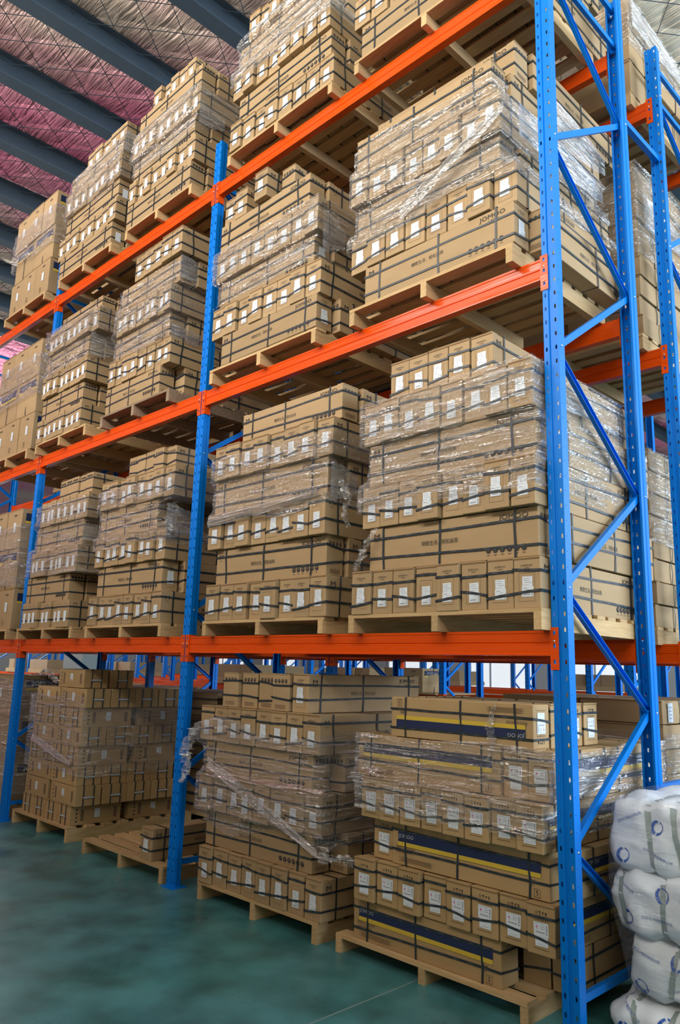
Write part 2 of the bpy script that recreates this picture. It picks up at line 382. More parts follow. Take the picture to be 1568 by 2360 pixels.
def print_plain(F, W, L, H):
    mb = MB(); f = F('front', .0003)
    mb.flat(sh(text2d('JOMOO', 2), 0, H*.845, .0185, .0135), f, MT['ink']); mb.flat(sh(text2d('九牧厨卫', 1), 0, H*.795, .0085), f, MT['ink'])
    for a, b, c, d in ((0, H*.70, W*.58, .0012), (0, H*.14, W*.58, .0012), (-W*.29, H*.42, .0012, H*.56), (W*.29, H*.42, .0012, H*.56)):
        mb.flat(sh(rect2d(c, d), a, b), f, MT['ink_soft'])
    for side in ('right', 'left'):
        f = F(side, .0003)
        mb.flat(sh(text2d('M', 2), .056, H*.80, .064, .042), f, MT['ink']); mb.flat(sh(text2d('九牧厨卫', 1), .055, H*.69, .009), f, MT['ink'])
        mb.flat(sh(text2d('JOMOO', 2), L-.135, H*.855, .048, .036), f, MT['ink']); mb.flat(sh(text2d('九牧厨卫', 1), L-.13, H*.74, .018, .014), f, MT['ink'])
        mb.flat(sh(text2d('精致生活，轻松由我', 1), L*.46, H*.50, .027), f, MT['ink'])
        for i in range(6):
            cx = L-.285+.041*i
            mb.flat(sh(disc2d(.0155, 12), cx, H*.205), f, MT['ink']); mb.flat(sh(rect2d(.012, .004), cx, H*.215, 1, 1, i*.7), F(side, .0008), MT['kraft'])
            mb.flat(sh(rect2d(.018, .003), cx, H*.10), f, MT['ink_soft'])
    f = F('back', .0003)
    for i in range(4):
        cx = -.045+.03*i
        mb.flat(sh(disc2d(.0125, 12), cx, H*.82, .85, 1.1), f, MT['ink']); mb.flat(sh(rect2d(.008, .004), cx, H*.83, 1, 1, i*.8), F('back', .0008), MT['kraft'])
    for i in range(4): mb.flat(sh(rect2d(W*.62, .0025), 0, H*(.17-.03*i)), f, MT['ink_soft'])
    return mb.mesh('lettering')
def icons(mb, f, u, v, s, m):
    for d in (-.0035, .0035): mb.flat(sh(rect2d(.0018*s, .016*s), u-.021*s+d*s, v), f, m)
    mb.add([f(u-.010*s, v+.008*s), f(u+.002*s, v+.008*s), f(u-.004*s, v-.002*s)], [(2, 1, 0)], m); mb.flat(sh(rect2d(.0015*s, .010*s), u-.004*s, v-.004*s), f, m); mb.flat(sh(rect2d(.007*s, .0015*s), u-.004*s, v-.008*s), f, m)
    mb.add([f(u+.006*s, v+.001*s), f(u+.018*s, v+.001*s), f(u+.012*s, v+.008*s)], [(0, 1, 2)], m); mb.flat(sh(rect2d(.0012*s, .012*s), u+.012*s, v-.002*s), f, m)
    mb.flat(sh(rect2d(.006*s, .014*s), u+.026*s, v), f, m)
def print_navy(F, W, L, H):
    mb = MB(); f = F('front', .0003)
    icons(mb, f, 0, H*.84, 1.1, MT['ink'])
    mb.flat(sh(text2d('一站式厨卫服务热线', 1), 0, H*.695, .0098), f, MT['ink']); mb.flat(sh(text2d('400-7878-008', 1), 0, H*.645, .0105), f, MT['ink'])
    mb.flat(sh(rect2d(W*.55, .003), 0, H*.13), f, MT['ink_soft'])
    icons(mb, F('back', .0003), 0, H*.84, 1.1, MT['ink'])
    for side in ('right',):
        if side == 'right': mb.flat(sh(text2d('JOMOO', 2), .115, H*.70, .034, .030), F(side, .0018), MT['silver_text'])
        f = F(side, .0003)
        mb.flat(sh(text2d('精致生活 轻松由我', 1), .11, H*.415, .018, .022), f, MT['ink_soft']); mb.flat(sh(text2d('九牧厨卫股份有限公司', 1), .095, H*.31, .013, .014), f, MT['ink'])
        for i in range(5): mb.flat(sh(rect2d(.26-.03*(i % 2), .0022), .19, H*(.20-.025*i)), f, MT['ink_soft'])
        mb.flat(sh(text2d('M', 2), L-.10, H*.36, .040, .030), f, MT['ink']); mb.flat(sh(text2d('九牧', 1), L-.10, H*.28, .009), f, MT['ink'])
        mb.flat(sh(text2d('5', 2), L-.075, H*.14, .034), f, MT['ink'])
        for a, b, c, d in ((0, .02, .038, .0018), (0, -.02, .038, .0025), (-.019, 0, .0018, .04), (.019, 0, .0018, .04)): mb.flat(sh(rect2d(c, d), L-.075+a, H*.14+b), f, MT['ink'])
    return mb.mesh('lettering')
def band_mesh(F, L, H, zn0, zn1, zy0, u0=.05, u1=.05):
    mb = MB()
    for side in ('right',):
        f = F(side, .0010); n = 6
        for i in range(n):
            a, b = u0+(L-u0-u1)*i/n, u0+(L-u0-u1)*(i+1)/n
            mb.add([f(a, H*zn0), f(b, H*zn0), f(b, H*zn1), f(a, H*zn1)], [(0, 1, 2, 3)], MT['navy'])
            mb.add([f(a, H*zy0), f(b, H*zy0), f(b, H*zn0), f(a, H*zn0)], [(0, 1, 2, 3)], MT['yellow'])
    return mb.mesh('printed_band')
CW, CL, CH = .148, 1.10, .240
PLAIN, NAVY = [], []
def proto(kind, v):
    m = 'kraft' if kind == 'plain' else 'kraft_tan'
    F = faces(CW, CL, CH); rnd = random.Random(v*31+(0 if kind == 'plain' else 500))
    parts = [('strap', hoop_h(CW, CL, CH, CH*rnd.uniform(.22, .36), v*7+1)), ('strap', hoop_h(CW, CL, CH, CH*rnd.uniform(.69, .80), v*7+2)),
             ('strap', hoop_v(CW, CL, CH, .115, v*7+3)), ('strap', hoop_v(CW, CL, CH, .51, v*7+4)), ('strap', hoop_v(CW, CL, CH, .975, v*7+5))]
    if kind == 'plain':
        parts.append(('sticker', sticker_mesh(F, rnd.uniform(-.004, .006), CH*rnd.uniform(.34, .46), .064, .098, v)))
        parts.append(('lettering', LP))
    else:
        parts.append(('sticker', sticker_mesh(F, rnd.uniform(-.004, .004), CH*.42, .078, .112, v, pink=True)))
        parts.append(('lettering', LN)); parts.append(('printed_band', BN))
    return body_mesh('carton', CW, CL, CH, v+(0 if kind == 'plain' else 50), m=m), parts
F0 = faces(CW, CL, CH)
LP = print_plain(F0, CW, CL, CH); LN = print_navy(F0, CW, CL, CH); BN = band_mesh(F0, CL, CH, .56, .80, .46)
for v in range(9): PLAIN.append(proto('plain', v))
for v in range(4): NAVY.append(proto('navy', v))
# a far-distance carton for the joined stacks
def far_proto():
    mb = MB(); F = F0
    mb.box(-CW/2, CW/2, 0, CL, 0, CH, MT['kraft'])
    for z in (.30, .75):
        for s_ in ('front', 'right', 'left', 'back'):
            ln = CL if s_ in ('right', 'left') else CW; c = CL/2 if ln == CL else 0
            mb.flat(sh(rect2d(ln, .013), c, CH*z), F(s_, .001), MT['strap'])
    mb.flat(sh(rect2d(.06, .095), 0, CH*.40), F('front', .0016), MT['white'])
    mb.flat(sh(text2d('JOMOO', 1), 0, CH*.86, .0185, .0135), F('front', .0006), MT['ink'])
    for s_ in ('right', 'left'):
        for y in (.115, .51, .975): mb.flat(sh(rect2d(.013, CH), y, CH/2), F(s_, .0014), MT['strap'])
        f = F(s_, .0006)
        mb.flat(sh(text2d('M', 1), .055, CH*.86, .050, .030), f, MT['ink'])
        mb.flat(sh(text2d('JOMOO', 1), CL-.135, CH*.87, .048, .034), f, MT['ink']); mb.flat(sh(text2d('精致生活 轻松由我', 1), CL*.46, CH*.52, .027), f, MT['ink'])
        for i in range(6): mb.flat(sh(disc2d(.0155, 8), CL-.285+.041*i, CH*.205), f, MT['ink'])
    for i in range(4): mb.flat(sh(disc2d(.0125, 8), -.045+.03*i, CH*.86), F('back', .0006), MT['ink'])
    return mb.mesh('carton')
FARC = far_proto()
ORD = ['first', 'second', 'third', 'fourth', 'fifth', 'sixth', 'seventh', 'eighth', 'ninth', 'tenth']
ROW = ['bottom row', 'second row up', 'third row up', 'fourth row up', 'fifth row up', 'sixth row up', 'seventh row up', 'eighth row up']
rv = random.Random(3)
STUFF = {}
def carton(kind, loc, rz, label, group, sx=1, sz=1, sy=1, flip=False, stuff=None):
    if stuff is not None:
        mtx = Matrix.Translation(loc) @ Matrix.Rotation(rz, 4, 'Z') @ Matrix.Diagonal((sx, sy, sz, 1))
        STUFF.setdefault(stuff, MB()).merge(FARC, mtx); return None
    body, parts = (PLAIN if kind == 'plain' else NAVY)[rv.randrange(9 if kind == 'plain' else 4)]
    o = obj('carton', body, None, loc, rz)
    o.scale = (sx, sy, sz)
    if flip:
        o.rotation_euler = (0, math.pi, rz); o.location = (loc[0], loc[1], loc[2]+CH*sz)
    tag(o, label, 'carton', group)
    for nm, me in parts: obj(nm, me, o)
    return o
def erow(y, x0, x1, z, h, n, desc, row, group, kind='plain', rev=False, stuff=None, L=1.0):
    p = (x1-x0)/n; order = range(n)
    for i in order:
        dy = rv.uniform(-.022, .020); rz = rv.uniform(-.010, .010); sx = (p-rv.uniform(.004, .013))/CW; dh = rv.uniform(.003, .009)
        x = x0+p*(i+.5)+rv.uniform(-.0015, .0015)
        lab = f"kraft carton end, {ORD[i]} from left, {row}, {desc}"
        loc = (x, y+dy, z)
        if rev: loc = (x, y+dy+CL*L, z); rz += math.pi
        carton(kind, loc, rz, lab, group, sx, (h-dh)/CH, L, stuff=stuff)
def prow(y, x0, x1, z, h, desc, row, group, kind='plain', rev=False, stuff=None, side=None, sidekind=None, flip=False, lid=None):
    # long carton along x in front; sticker end to the left unless rev
    sc = (x1-x0)/CL; wS = 1.0
    lab = f"long kraft carton lying lengthwise, {row}, {desc}" if not lid else lid
    hh = (h-.004)/CH
    if not rev: carton(kind, (x0, y+CW/2, z), -math.pi/2, lab, group, wS, hh, sc, flip=flip, stuff=stuff)
    else: carton(kind, (x1, y+CW/2, z), math.pi/2, lab, group, wS, hh, sc, flip=flip, stuff=stuff)
    if side is not None:
        lb = f"side-facing kraft carton at right, {row}, {desc}"
        if (sidekind or kind) == 'navy': carton('navy', (side-CW*.52, y+CW+.02, z), 0, lb, group, 1, hh, 1)
        else: carton('plain', (side-CW*.52, y+CW+.02+CL, z), math.pi, lb, group, 1, hh, 1, stuff=stuff)
# ------------------------------------------------------------------ rack parts
UPH = 6.02
def cell(mb, fn, u0, u1, v0, v1, hw, hh, depth, m, n=8, cap=None):
    cu, cv = (u0+u1)/2, (v0+v1)/2
    outer = [(u1, cv), (u1, v1), (cu, v1), (u0, v1), (u0, cv), (u0, v0), (cu, v0), (u1, v0)]
    inner = [(cu+hw, cv), (cu+hw*.85, cv+hh*.75), (cu, cv+hh), (cu-hw*.85, cv+hh*.75), (cu-hw, cv), (cu-hw*.85, cv-hh*.75), (cu, cv-hh), (cu+hw*.85, cv-hh*.75)]
    vs = [fn(a, b, 0) for a, b in outer]+[fn(a, b, 0) for a, b in inner]+[fn(a, b, depth) for a, b in inner]
    fs = [(i, (i+1) % 8, (i+1) % 8+8, i+8) for i in range(8)]+[(i+8, (i+1) % 8+8, (i+1) % 8+16, i+16) for i in range(8)]
    mb.add(vs, fs, m)
def upright_mesh():
    mb = MB(); m = MT['blue']; nz = int(UPH/.075); step = UPH/nz
    hwid, dep = .0425, .068
    for sgn in (-1, 1):
        a, b = sorted((sgn*.0115, sgn*hwid))
        for k in range(nz): cell(mb, lambda u, v, d: (u, d, v), a, b, k*step, (k+1)*step, .0052, .0125, .003, m)
        # side flange with small bolt holes, joggled inward past half its depth
        for k in range(nz):
            if sgn > 0: cell(mb, lambda u, v, d: (hwid-d, u, v), 0, .034, k*step, (k+1)*step, .0028, .0028, .003, m)
        if sgn < 0: mb.add([(-hwid, 0, 0), (-hwid, .034, 0), (-hwid, .034, UPH), (-hwid, 0, UPH)], [(0, 1, 2, 3)], m)
        pr = [(sgn*hwid, .034), (sgn*(hwid-.006), .040), (sgn*(hwid-.006), dep), (sgn*(hwid-.018), dep)]
        mb.add([(x, y, z) for z in (0, UPH) for x, y in pr], [(i, i+1, i+5, i+4) for i in range(3)], m)
    pr = [(-.0115, 0), (-.007, .008), (.007, .008), (.0115, 0)]
    mb.add([(x, y, z) for z in (0, UPH) for x, y in pr], [(i, i+1, i+5, i+4) for i in range(3)], m)
    return mb.mesh('upright')
def brace_mesh(y0, z0, y1, z1):
    mb = MB(); p, q = Vector((0, y0, z0)), Vector((0, y1, z1)); d = (q-p).normalized(); n = Vector((1, 0, 0)); a = d.cross(n).normalized()
    # C channel: web facing +x with two flanges
    t, wd, hg = .003, .036, .024
    prof = [(wd/2, 0), (wd/2, hg), (-wd/2, hg), (-wd/2, 0), (-wd/2+t, 0), (-wd/2+t, hg-t), (wd/2-t, hg-t), (wd/2-t, 0)]
    flip = -1 if z1 < z0 else 1
    vs = [o+a*u+n*((w_-hg/2)*flip) for o in (p, q) for u, w_ in prof]; k = len(prof)
    mb.add(vs, [(i, (i+1) % k, (i+1) % k+k, i+k) for i in range(k)]+[(0, 1, 6, 7), (1, 2, 5, 6), (2, 3, 4, 5), (k, k+1, k+6, k+7), (k+1, k+2, k+5, k+6), (k+2, k+3, k+4, k+5)], MT['blue'])
    return mb.mesh('brace')
def ball(r, m, n=8):
    bm = bmesh.new(); bmesh.ops.create_uvsphere(bm, u_segments=n, v_segments=6, radius=r)
    me = D.meshes.new('bolt'); bm.to_mesh(me); bm.free(); me.materials.append(m)
    me.polygons.foreach_set('use_smooth', [True]*len(me.polygons)); return me
UPM = upright_mesh(); BOLT = ball(.0062, MT['steel'])
FD = .97
fz = [.78, 1.97, 3.21, 4.44, 5.62]; rzs = [.18, 1.37, 2.58, 3.83, 5.03]
BR = []
for i in range(5):
    BR.append((fz[i], rzs[i]))
    if i < 4: BR.append((fz[i], rzs[i+1]))
BRM = [brace_mesh(.035, a, FD-.035, b) for a, b in BR]+[brace_mesh(.035, .16, FD-.035, .16), brace_mesh(.035, 5.62, FD-.035, 5.62), brace_mesh(.035, 5.9, FD-.035, 5.9)]
bp = MB(); bp.box(-.065, .075, -.03, .10, 0, .006, MT['blue'])
BPM = bp.mesh('base_plate')
def rack_frame(x, y, label):
    r = empty('rack_frame', (x, y, 0)); tag(r, label, 'rack frame')
    obj('upright', UPM, r); obj('upright', UPM, r, (0, FD, 0), math.pi)
    obj('base_plate', BPM, r); obj('base_plate', BPM, r, (0, FD, 0), math.pi)
    for me in BRM: obj('brace', me, r)
    for a in fz: obj('bolt', BOLT, r, (.0425, .028, a))
    for a in rzs: obj('bolt', BOLT, r, (.0425, FD-.028, a))
    return r
def beam_mesh(L):
    mb = MB()
    # box beam, two shallow grooves on the face, top ledge
    pr = [(0, -.120), (0, -.112), (.003, -.108), (.0045, -.064), (.009, -.060), (.0045, -.056), (.003, -.016), (0, -.011), (0, 0), (.034, 0), (.034, -.022), (.050, -.022), (.050, -.120)]
    mb.prism(pr, 'x', 0, L, MT['orange']); return mb.mesh('beam_body')
def connector_mesh():
    mb = MB(); m = MT['orange']
    # front plate x -.042..+.004 (plate lies over the upright on its left), leg along the beam end
    t = .004; z0, z1 = -.186, .014
    ys = [z0, z0+.05, z0+.125, z1]
    for k, c in enumerate((-.151, -.073, .001-.0)):
        a, b = (z0, -.112) if k == 0 else ((-.112, -.037) if k == 1 else (-.037, z1))
        cell(mb, lambda u, v, d: (u, -t+d, v), -.040, .004, a, b, .007, .011, .0035, m)
    mb.add([(x, y, z) for z in (z0, z1) for x, y in ((-.040, 0), (-.040, -t), )], [(0, 1, 3, 2)], m)
    mb.add([(-.040, -t, z0), (.004, -t, z0), (.004, 0, z0), (-.040, 0, z0)], [(0, 1, 2, 3)], m); mb.add([(-.040, -t, z1), (.004, -t, z1), (.004, 0, z1), (-.040, 0, z1)], [(3, 2, 1, 0)], m)
    mb.box(.0, .004, -t+.0005, .055, z0, z1, m)
    return mb.mesh('connector')
CONN = connector_mesh()
def rack_beam(x0, x1, y, ztop, label, group, back=False):
    # x0, x1: centre lines of the two uprights
    L = x1-x0-2*.0475
    r = empty('rack_beam', (x0+.0475, y, ztop) if not back else (x1-.0475, y, ztop), math.pi if back else 0)
    tag(r, label, 'rack beam', group)
    obj('beam_body', beam_mesh(L), r)
    c = obj('connector', CONN, r); c.location = (-.0005, 0, 0); obj('bolt', BOLT, c, (-.018, -.004, -.052))
    c = obj('connector', CONN, r); c.location = (L+.0005, 0, 0); c.scale = (-1, 1, 1); obj('bolt', BOLT, c, (-.018, -.004, -.052))
    return r
# ------------------------------------------------------------------ pallets
def pallet_parts(W, Dp, H, key, wood, woody):
    bt = .020; mbs = []
    b = MB(); b.box(-W/2, W/2, 0, .090, 0, bt, wood); bm_ = b.mesh('deck_board')
    s = MB(); s.box(-.021, .021, 0, Dp, 0, H-bt, woody); sm = s.mesh('stringer')
    return bm_, sm, bt
_pp = {}
rp_ = random.Random(11)
def pallet(cx, y, z, W, H, label, group, Dp=1.06, old=False, rz=0):
    key = (round(W, 2), round(H, 3), round(Dp, 2), old)
    if key not in _pp: _pp[key] = pallet_parts(W, Dp, H, key, MT['wood_old'] if old else MT['wood'], MT['wood_old'] if old else MT['wood_y'])
    bm_, sm, bt = _pp[key]
    r = empty('pallet', (cx, y, z), rz); tag(r, label, 'pallet', group)
    for sx in (-W/2+.022, 0, W/2-.022): obj('stringer', sm, r, (sx, 0, 0))
    n = 8
    for i in range(n):
        o = obj('deck_board', bm_, r, (rp_.uniform(-.006, .006), (Dp-.090)*i/(n-1), H-bt)); o.rotation_euler = (0, 0, rp_.uniform(-.009, .009))
    return r
# ------------------------------------------------------------------ stretch film
def film(rows, z0, z1, seed, label, group, off=.012, wr=1.0, ragged=.035, key_fine=True):
    # rows: (za, zb, xl, xr, yf, yb)
    rnd = random.Random(seed); so = Vector((rnd.uniform(0, 90), rnd.uniform(0, 90), rnd.uniform(0, 90)))
    def env(z):
        sel = [r for r in rows if r[0]-.05 <= z <= r[1]+.05] or rows
        ws = []
        for r in sel:
            d = max(0, r[0]-z, z-r[1]); ws.append((r, max(0, 1-d/.05)))
        def ext(k, s_): return s_*max(s_*r[k]-(1-wt)*.055 for r, wt in ws)
        return ext(2, -1), ext(3, 1), ext(4, -1), ext(5, 1)
    fine = key_fine; nz = max(10, int((z1-z0)/(.013 if fine else .020))); NP = 340 if fine else 150; vs = []
    for k in range(nz+1):
        t = k/nz
        for i in range(NP):
            u = i/NP*4; s_ = int(u) % 4; f = u-int(u)
            zt = z0+(z1-z0)*t
            edge = noise.noise(Vector((u*2.2, seed, 3)))*ragged
            zt += edge*(1-t)*1.2+noise.noise(Vector((u*2.0, seed, 9)))*ragged*t
            xl, xr, yf, yb = env(min(max(zt, rows[0][0]), rows[-1][1]))
            xl -= off; xr += off; yf -= off; yb += off
            p = ((xl+(xr-xl)*f, yf), (xr, yf+(yb-yf)*f), (xr+(xl-xr)*f, yb), (xl, yb+(yf-yb)*f))[s_]
            nrm = ((0, -1), (1, 0), (0, 1), (-1, 0))[s_]
            c = min(f, 1-f)
            tang = p[0]+p[1]
            q = Vector((tang*1.3, zt*11+tang*1.1, s_*3.0))+so
            d = (abs(noise.noise(q))*1.3-.25)*.012*wr+noise.noise(Vector((tang*5, zt*34, s_*7))+so)*.006*wr
            d = max(d, -.004)+rnd.uniform(-.0034, .0034)*wr
            rr = .012*max(0, 1-c/.012)
            vs.append((p[0]+nrm[0]*d, p[1]+nrm[1]*d, zt))
    fs = []
    for k in range(nz):
        for i in range(NP):
            j = (i+1) % NP; fs.append((k*NP+i, k*NP+j, (k+1)*NP+j, (k+1)*NP+i))
    mb = MB(); mb.add(vs, fs, MT['film']); o = obj('stretch_wrap', mb.mesh('stretch_wrap', False))
    tag(o, label, 'stretch wrap', group); return o
def crumple(parent, pts, wd, seed):
    # a twisted loose tail of film following pts
    rnd = random.Random(seed); mb = MB(); n = 26; vs = []; K = 7
    P = [Vector(p) for p in pts]
    for i in range(n+1):
        t = i/n*(len(P)-1); k = min(int(t), len(P)-2); c = P[k].lerp(P[k+1], t-k)
        ww = wd*(.45+.55*math.sin(math.pi*min(1, i/n*1.1)))
        for j in range(K+1):
            a = (j/K-.5)
            vs.append((c.x+a*ww*.8+rnd.uniform(-1, 1)*wd*.16, c.y+rnd.uniform(-1, 1)*wd*.22, c.z+a*ww*.3+rnd.uniform(-1, 1)*wd*.14))
    fs = [(i*(K+1)+j, i*(K+1)+j+1, (i+1)*(K+1)+j+1, (i+1)*(K+1)+j) for i in range(n) for j in range(K)]
    mb.add(vs, fs, MT['film']); return obj('film_tail', mb.mesh('film_tail', False), parent)
def pleats(parent, p0, p1, h, seed, nrm):
    # gathered film: a strip from p0 to p1 (bottom edge), height h, pleated into long ridges
    rnd = random.Random(seed); mb = MB(); a, b = Vector(p0), Vector(p1); n = Vector(nrm); K = 22; T = 14; vs = []
    ph = [rnd.uniform(-1, 1) for _ in range(K+1)]
    for t in range(T+1):
        f = t/T; c = a.lerp(b, f); hf = 1-.65*f*f+.12*noise.noise(Vector((f*6, seed, 1)))
        for k in range(K+1):
            z = h*(.5+(k/K-.5)*hf); w_ = .5+.5*math.sin(math.pi*k/K)
            vs.append(c+n*(.006+.010*(ph[k]*.6+.4*noise.noise(Vector((f*5, k*.9, seed))))*w_)+Vector((0, 0, z+.012*noise.noise(Vector((f*3, k*.4, seed+4)))+(f*.02*(k/K-.5)))))
    fs = [(t*(K+1)+k, t*(K+1)+k+1, (t+1)*(K+1)+k+1, (t+1)*(K+1)+k) for t in range(T) for k in range(K)]
    mb.add(vs, fs, MT['film_dense']); o = obj('gathered_film', mb.mesh('gathered_film'), parent); return o
# ================================================================== SETTING
X0, X1, X2, X3 = -.014, -3.145, -6.17, -9.20
L1, L2, L3 = 1.767, 3.718, 5.603
def slab(name, x0, x1, y0, y1, z0, z1, m):
    b = MB(); b.box(x0, x1, y0, y1, z0, z1, m); return struct(name, b.mesh(name))
slab('floor', -40, 14, -13, 24, -.2, 0, MT['floor'])
slab('wall_back', -40, 14, 24, 24.2, 0, 9.4, MT['wall'])
slab('wall_left', -40.2, -40, -13, 24, 0, 9.4, MT['wall'])
slab('wall_right', 14, 14.2, -13, 24, 0, 9.4, MT['wall'])
slab('wall_front', -40, 14, -13.2, -13, 0, 9.4, MT['wall'])
def ceiling():
    mb = MB(); z = 8.86; xs = [-40+.5*i for i in range(109)]; ys = [-13+.5*i for i in range(75)]
    pz = [-4.38-1.27*k for k in range(-14, 28)]
    vs = []; ny = len(ys)
    for x in xs:
        f = ((x+4.38)/1.27) % 1; sag = -.07*math.sin(math.pi*f)
        for y in ys: vs.append((x, y, z+sag+.03*noise.noise(Vector((x*.9, y*1.7, 1)))))
    fs = [(i*ny+j, i*ny+j+1, (i+1)*ny+j+1, (i+1)*ny+j) for i in range(len(xs)-1) for j in range(ny-1)]
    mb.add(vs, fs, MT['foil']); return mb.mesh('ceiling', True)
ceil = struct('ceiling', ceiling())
def wire_mesh():
    mb = MB(); z = 8.74; s = .62
    import itertools
    x0, x1, y0, y1 = -16, 4, -6, 12
    k = -40
    while k < 60:
        for sg in (1, -1):
            # lines y = sg*1.25*(x) + k*s
            p = []
            xa, xb = x0, x1; ya, yb = sg*1.25*xa+k*s, sg*1.25*xb+k*s
            def clip(xa, ya, xb, yb):
                for lo, hi in ((y0, y1),):
                    if ya == yb: return None
                    ts = sorted(((lo-ya)/(yb-ya), (hi-ya)/(yb-ya))); t0, t1 = max(0, ts[0]), min(1, ts[1])
                    if t0 >= t1: return None
                    return xa+(xb-xa)*t0, ya+(yb-ya)*t0, xa+(xb-xa)*t1, ya+(yb-ya)*t1
            c = clip(xa, ya, xb, yb)
            if c: mb.bar((c[0], c[1], z), (c[2], c[3], z), .006, .006, MT['galv'])
        k += 1
    return mb.mesh('wire_net')
wn = obj('wire_net', wire_mesh(), ceil); wn['kind'] = 'stuff'
k = 0
for i in range(-2, 9):
    x = -4.38-1.27*i; b = MB(); yl, yh = -12.9, 23.9
    # wide-flange roof beam: bottom flange, web, top flange
    pr = [(x-.10, 8.5), (x+.10, 8.5), (x+.10, 8.516), (x+.008, 8.516), (x+.008, 8.79), (x+.09, 8.79), (x+.09, 8.80), (x-.09, 8.80), (x-.09, 8.79), (x-.008, 8.79), (x-.008, 8.516), (x-.10, 8.516)]
    b.prism([(p[0], p[1]) for p in pr], 'y', yl, yh, MT['galv']); k += 1
    struct(f'trim_{k}', b.mesh('roof_beam'))
MT['daylight'] = D.materials.new('daylit_pane'); MT['daylight'].use_nodes = True
_b = MT['daylight'].node_tree.nodes['Principled BSDF']; _b.inputs['Emission Color'].default_value = (.9, .97, 1, 1); _b.inputs['Emission Strength'].default_value = .7
for i in range(9):
    x0 = -36+4.6*i; b = MB()
    for j in range(3):
        b.box(x0+j*1.0+.04, x0+j*1.0+.96, 23.97, 23.98, 1.0, 2.9, MT['daylight'])
    for j in range(4): b.box(x0+j*1.0-.04, x0+j*1.0+.04, 23.93, 24, .95, 2.95, MT['white'])
    b.box(x0-.04, x0+3.04, 23.93, 24, .92, 1.0, MT['white']); b.box(x0-.04, x0+3.04, 23.93, 24, 2.9, 2.98, MT['white'])
    struct(f'window_{i+1}', b.mesh('window'))
# ================================================================== RACK ROW 1 (front) and 2 (behind it)
rack_frame(X0, 0, 'blue end rack frame with slotted uprights, nearest, cutting down the right of the picture')
rack_frame(X1, 0, 'blue slotted rack frame of the near rack, second from its right end')
rack_frame(X2, 0, 'blue slotted rack frame of the near rack, third from its right end')
rack_frame(X3, 0, 'blue slotted rack frame of the near rack, fourth from its right end')
YB = 1.53
rack_frame(X0, YB, 'blue end rack frame of the second rack, standing behind the nearest frame')
rack_frame(X1, YB, 'blue rack frame of the second rack, second from its right end')
rack_frame(X2, YB, 'blue rack frame of the second rack, third from its right end')
BAY = (('right', X1, X0), ('middle', X2, X1), ('left', X3, X2))
LV = (('lowest', L1), ('middle', L2), ('top', L3))
for bn, a, b in BAY:
    for ln, z in LV:
        rack_beam(a, b, 0, z, f'orange beam along the front of the {ln} shelf, {bn} bay of the near rack', 'orange shelf beams')
        rack_beam(a, b, FD, z, f'orange beam along the rear of the {ln} shelf, {bn} bay of the near rack', 'orange shelf beams', back=True)
        if bn != 'left':
            rack_beam(a, b, YB, z, f'orange beam along the front of the {ln} shelf, {bn} bay of the second rack', 'orange shelf beams')
            rack_beam(a, b, YB+FD, z, f'orange beam along the rear of the {ln} shelf, {bn} bay of the second rack', 'orange shelf beams', back=True)
def spacer(z, lab):
    b = MB(); b.box(X0-.018, X0+.018, FD-.002, YB+.002, z-.02, z+.02, MT['blue']); tag(obj('row_spacer', b.mesh('row_spacer')), lab, 'rack spacer')
spacer(5.11, 'blue spacer bar joining the two end frames high up'); spacer(.97, 'blue spacer bar joining the two end frames low down')
jb = MB()
jb.box(-.915, -.907, -12.9, 1.4, .0002, .0008, MT['joint'])
struct('trim_21', jb.mesh('floor_joint'))
# ================================================================== STACKS on row 1
def rows_env(lst): return lst
def stack(desc, group, zb, rows, kind='plain', stuff=None):
    """rows: (type, x0, x1, height, y, extra)"""
    z = zb; env = []
    for i, r in enumerate(rows):
        t, x0, x1, h, y = r[:5]; ex = r[5] if len(r) > 5 else {}
        z = ex.get('z', z); kd = ex.get('kind', kind)
        if t == 'E': erow(y, x0, x1, z, h, ex.get('n', 8), desc, ROW[i], group, kd, ex.get('rev', False), stuff); env.append((z, z+h, x0, x1, y-.014, y+CL))
        else:
            prow(y, x0, x1, z, h, desc, ROW[i], group, kd, ex.get('rev', False), stuff, ex.get('side', x1+.03), flip=ex.get('flip', False)); env.append((z, z+h, x0, max(x1, ex.get('side') or x1), y, y+CW+CL))
        z += h
    return env
pal = lambda cx, y, z, W, H, lab, old=False: pallet(cx, y, z, W, H, lab, 'wooden pallets', old=old)
H1, H2, H3 = .103, .112, .10
yE, yP = -.08, -.05
# --- right bay, lowest shelf
d = 'lowest shelf beside the end upright'; g = 'cartons on the lowest shelf beside the end upright'
pal(-.70, -.085, L1, 1.28, H1, 'pale pallet under the carton stack on the lowest shelf beside the end upright')
A1R = stack(d, g, L1+H1, [('E', -1.315, -.066, .255, yE), ('P', -1.21, -.085, .253, yP, {'side': -.06}), ('E', -1.268, -.068, .256, yE), ('P', -1.222, -.09, .255, yP, {'side': -.065}), ('E', -1.265, -.070, .256, yE), ('E', -1.09, -.355, .25, -.01, {'n': 5})])
film(A1R, L1+H1+.60, L1+H1+1.30, 1, 'clear stretch wrap around the carton stack on the lowest shelf beside the end upright', 'stretch wraps', off=.005)
d = 'lowest shelf right of the middle upright'; g = 'cartons on the lowest shelf right of the middle upright'
pal(-2.19, -.085, L1, 1.26, H1, 'pale pallet on the lowest shelf just right of the middle upright')
A1L = stack(d, g, L1+H1, [('E', -2.795, -1.53, .258, yE), ('P', -2.735, -1.58, .256, yP), ('E', -2.80, -1.55, .26, yE), ('P', -2.80, -1.59, .258, yP), ('E', -2.787, -1.53, .256, yE), ('P', -2.575, -1.53, .24, .0)])
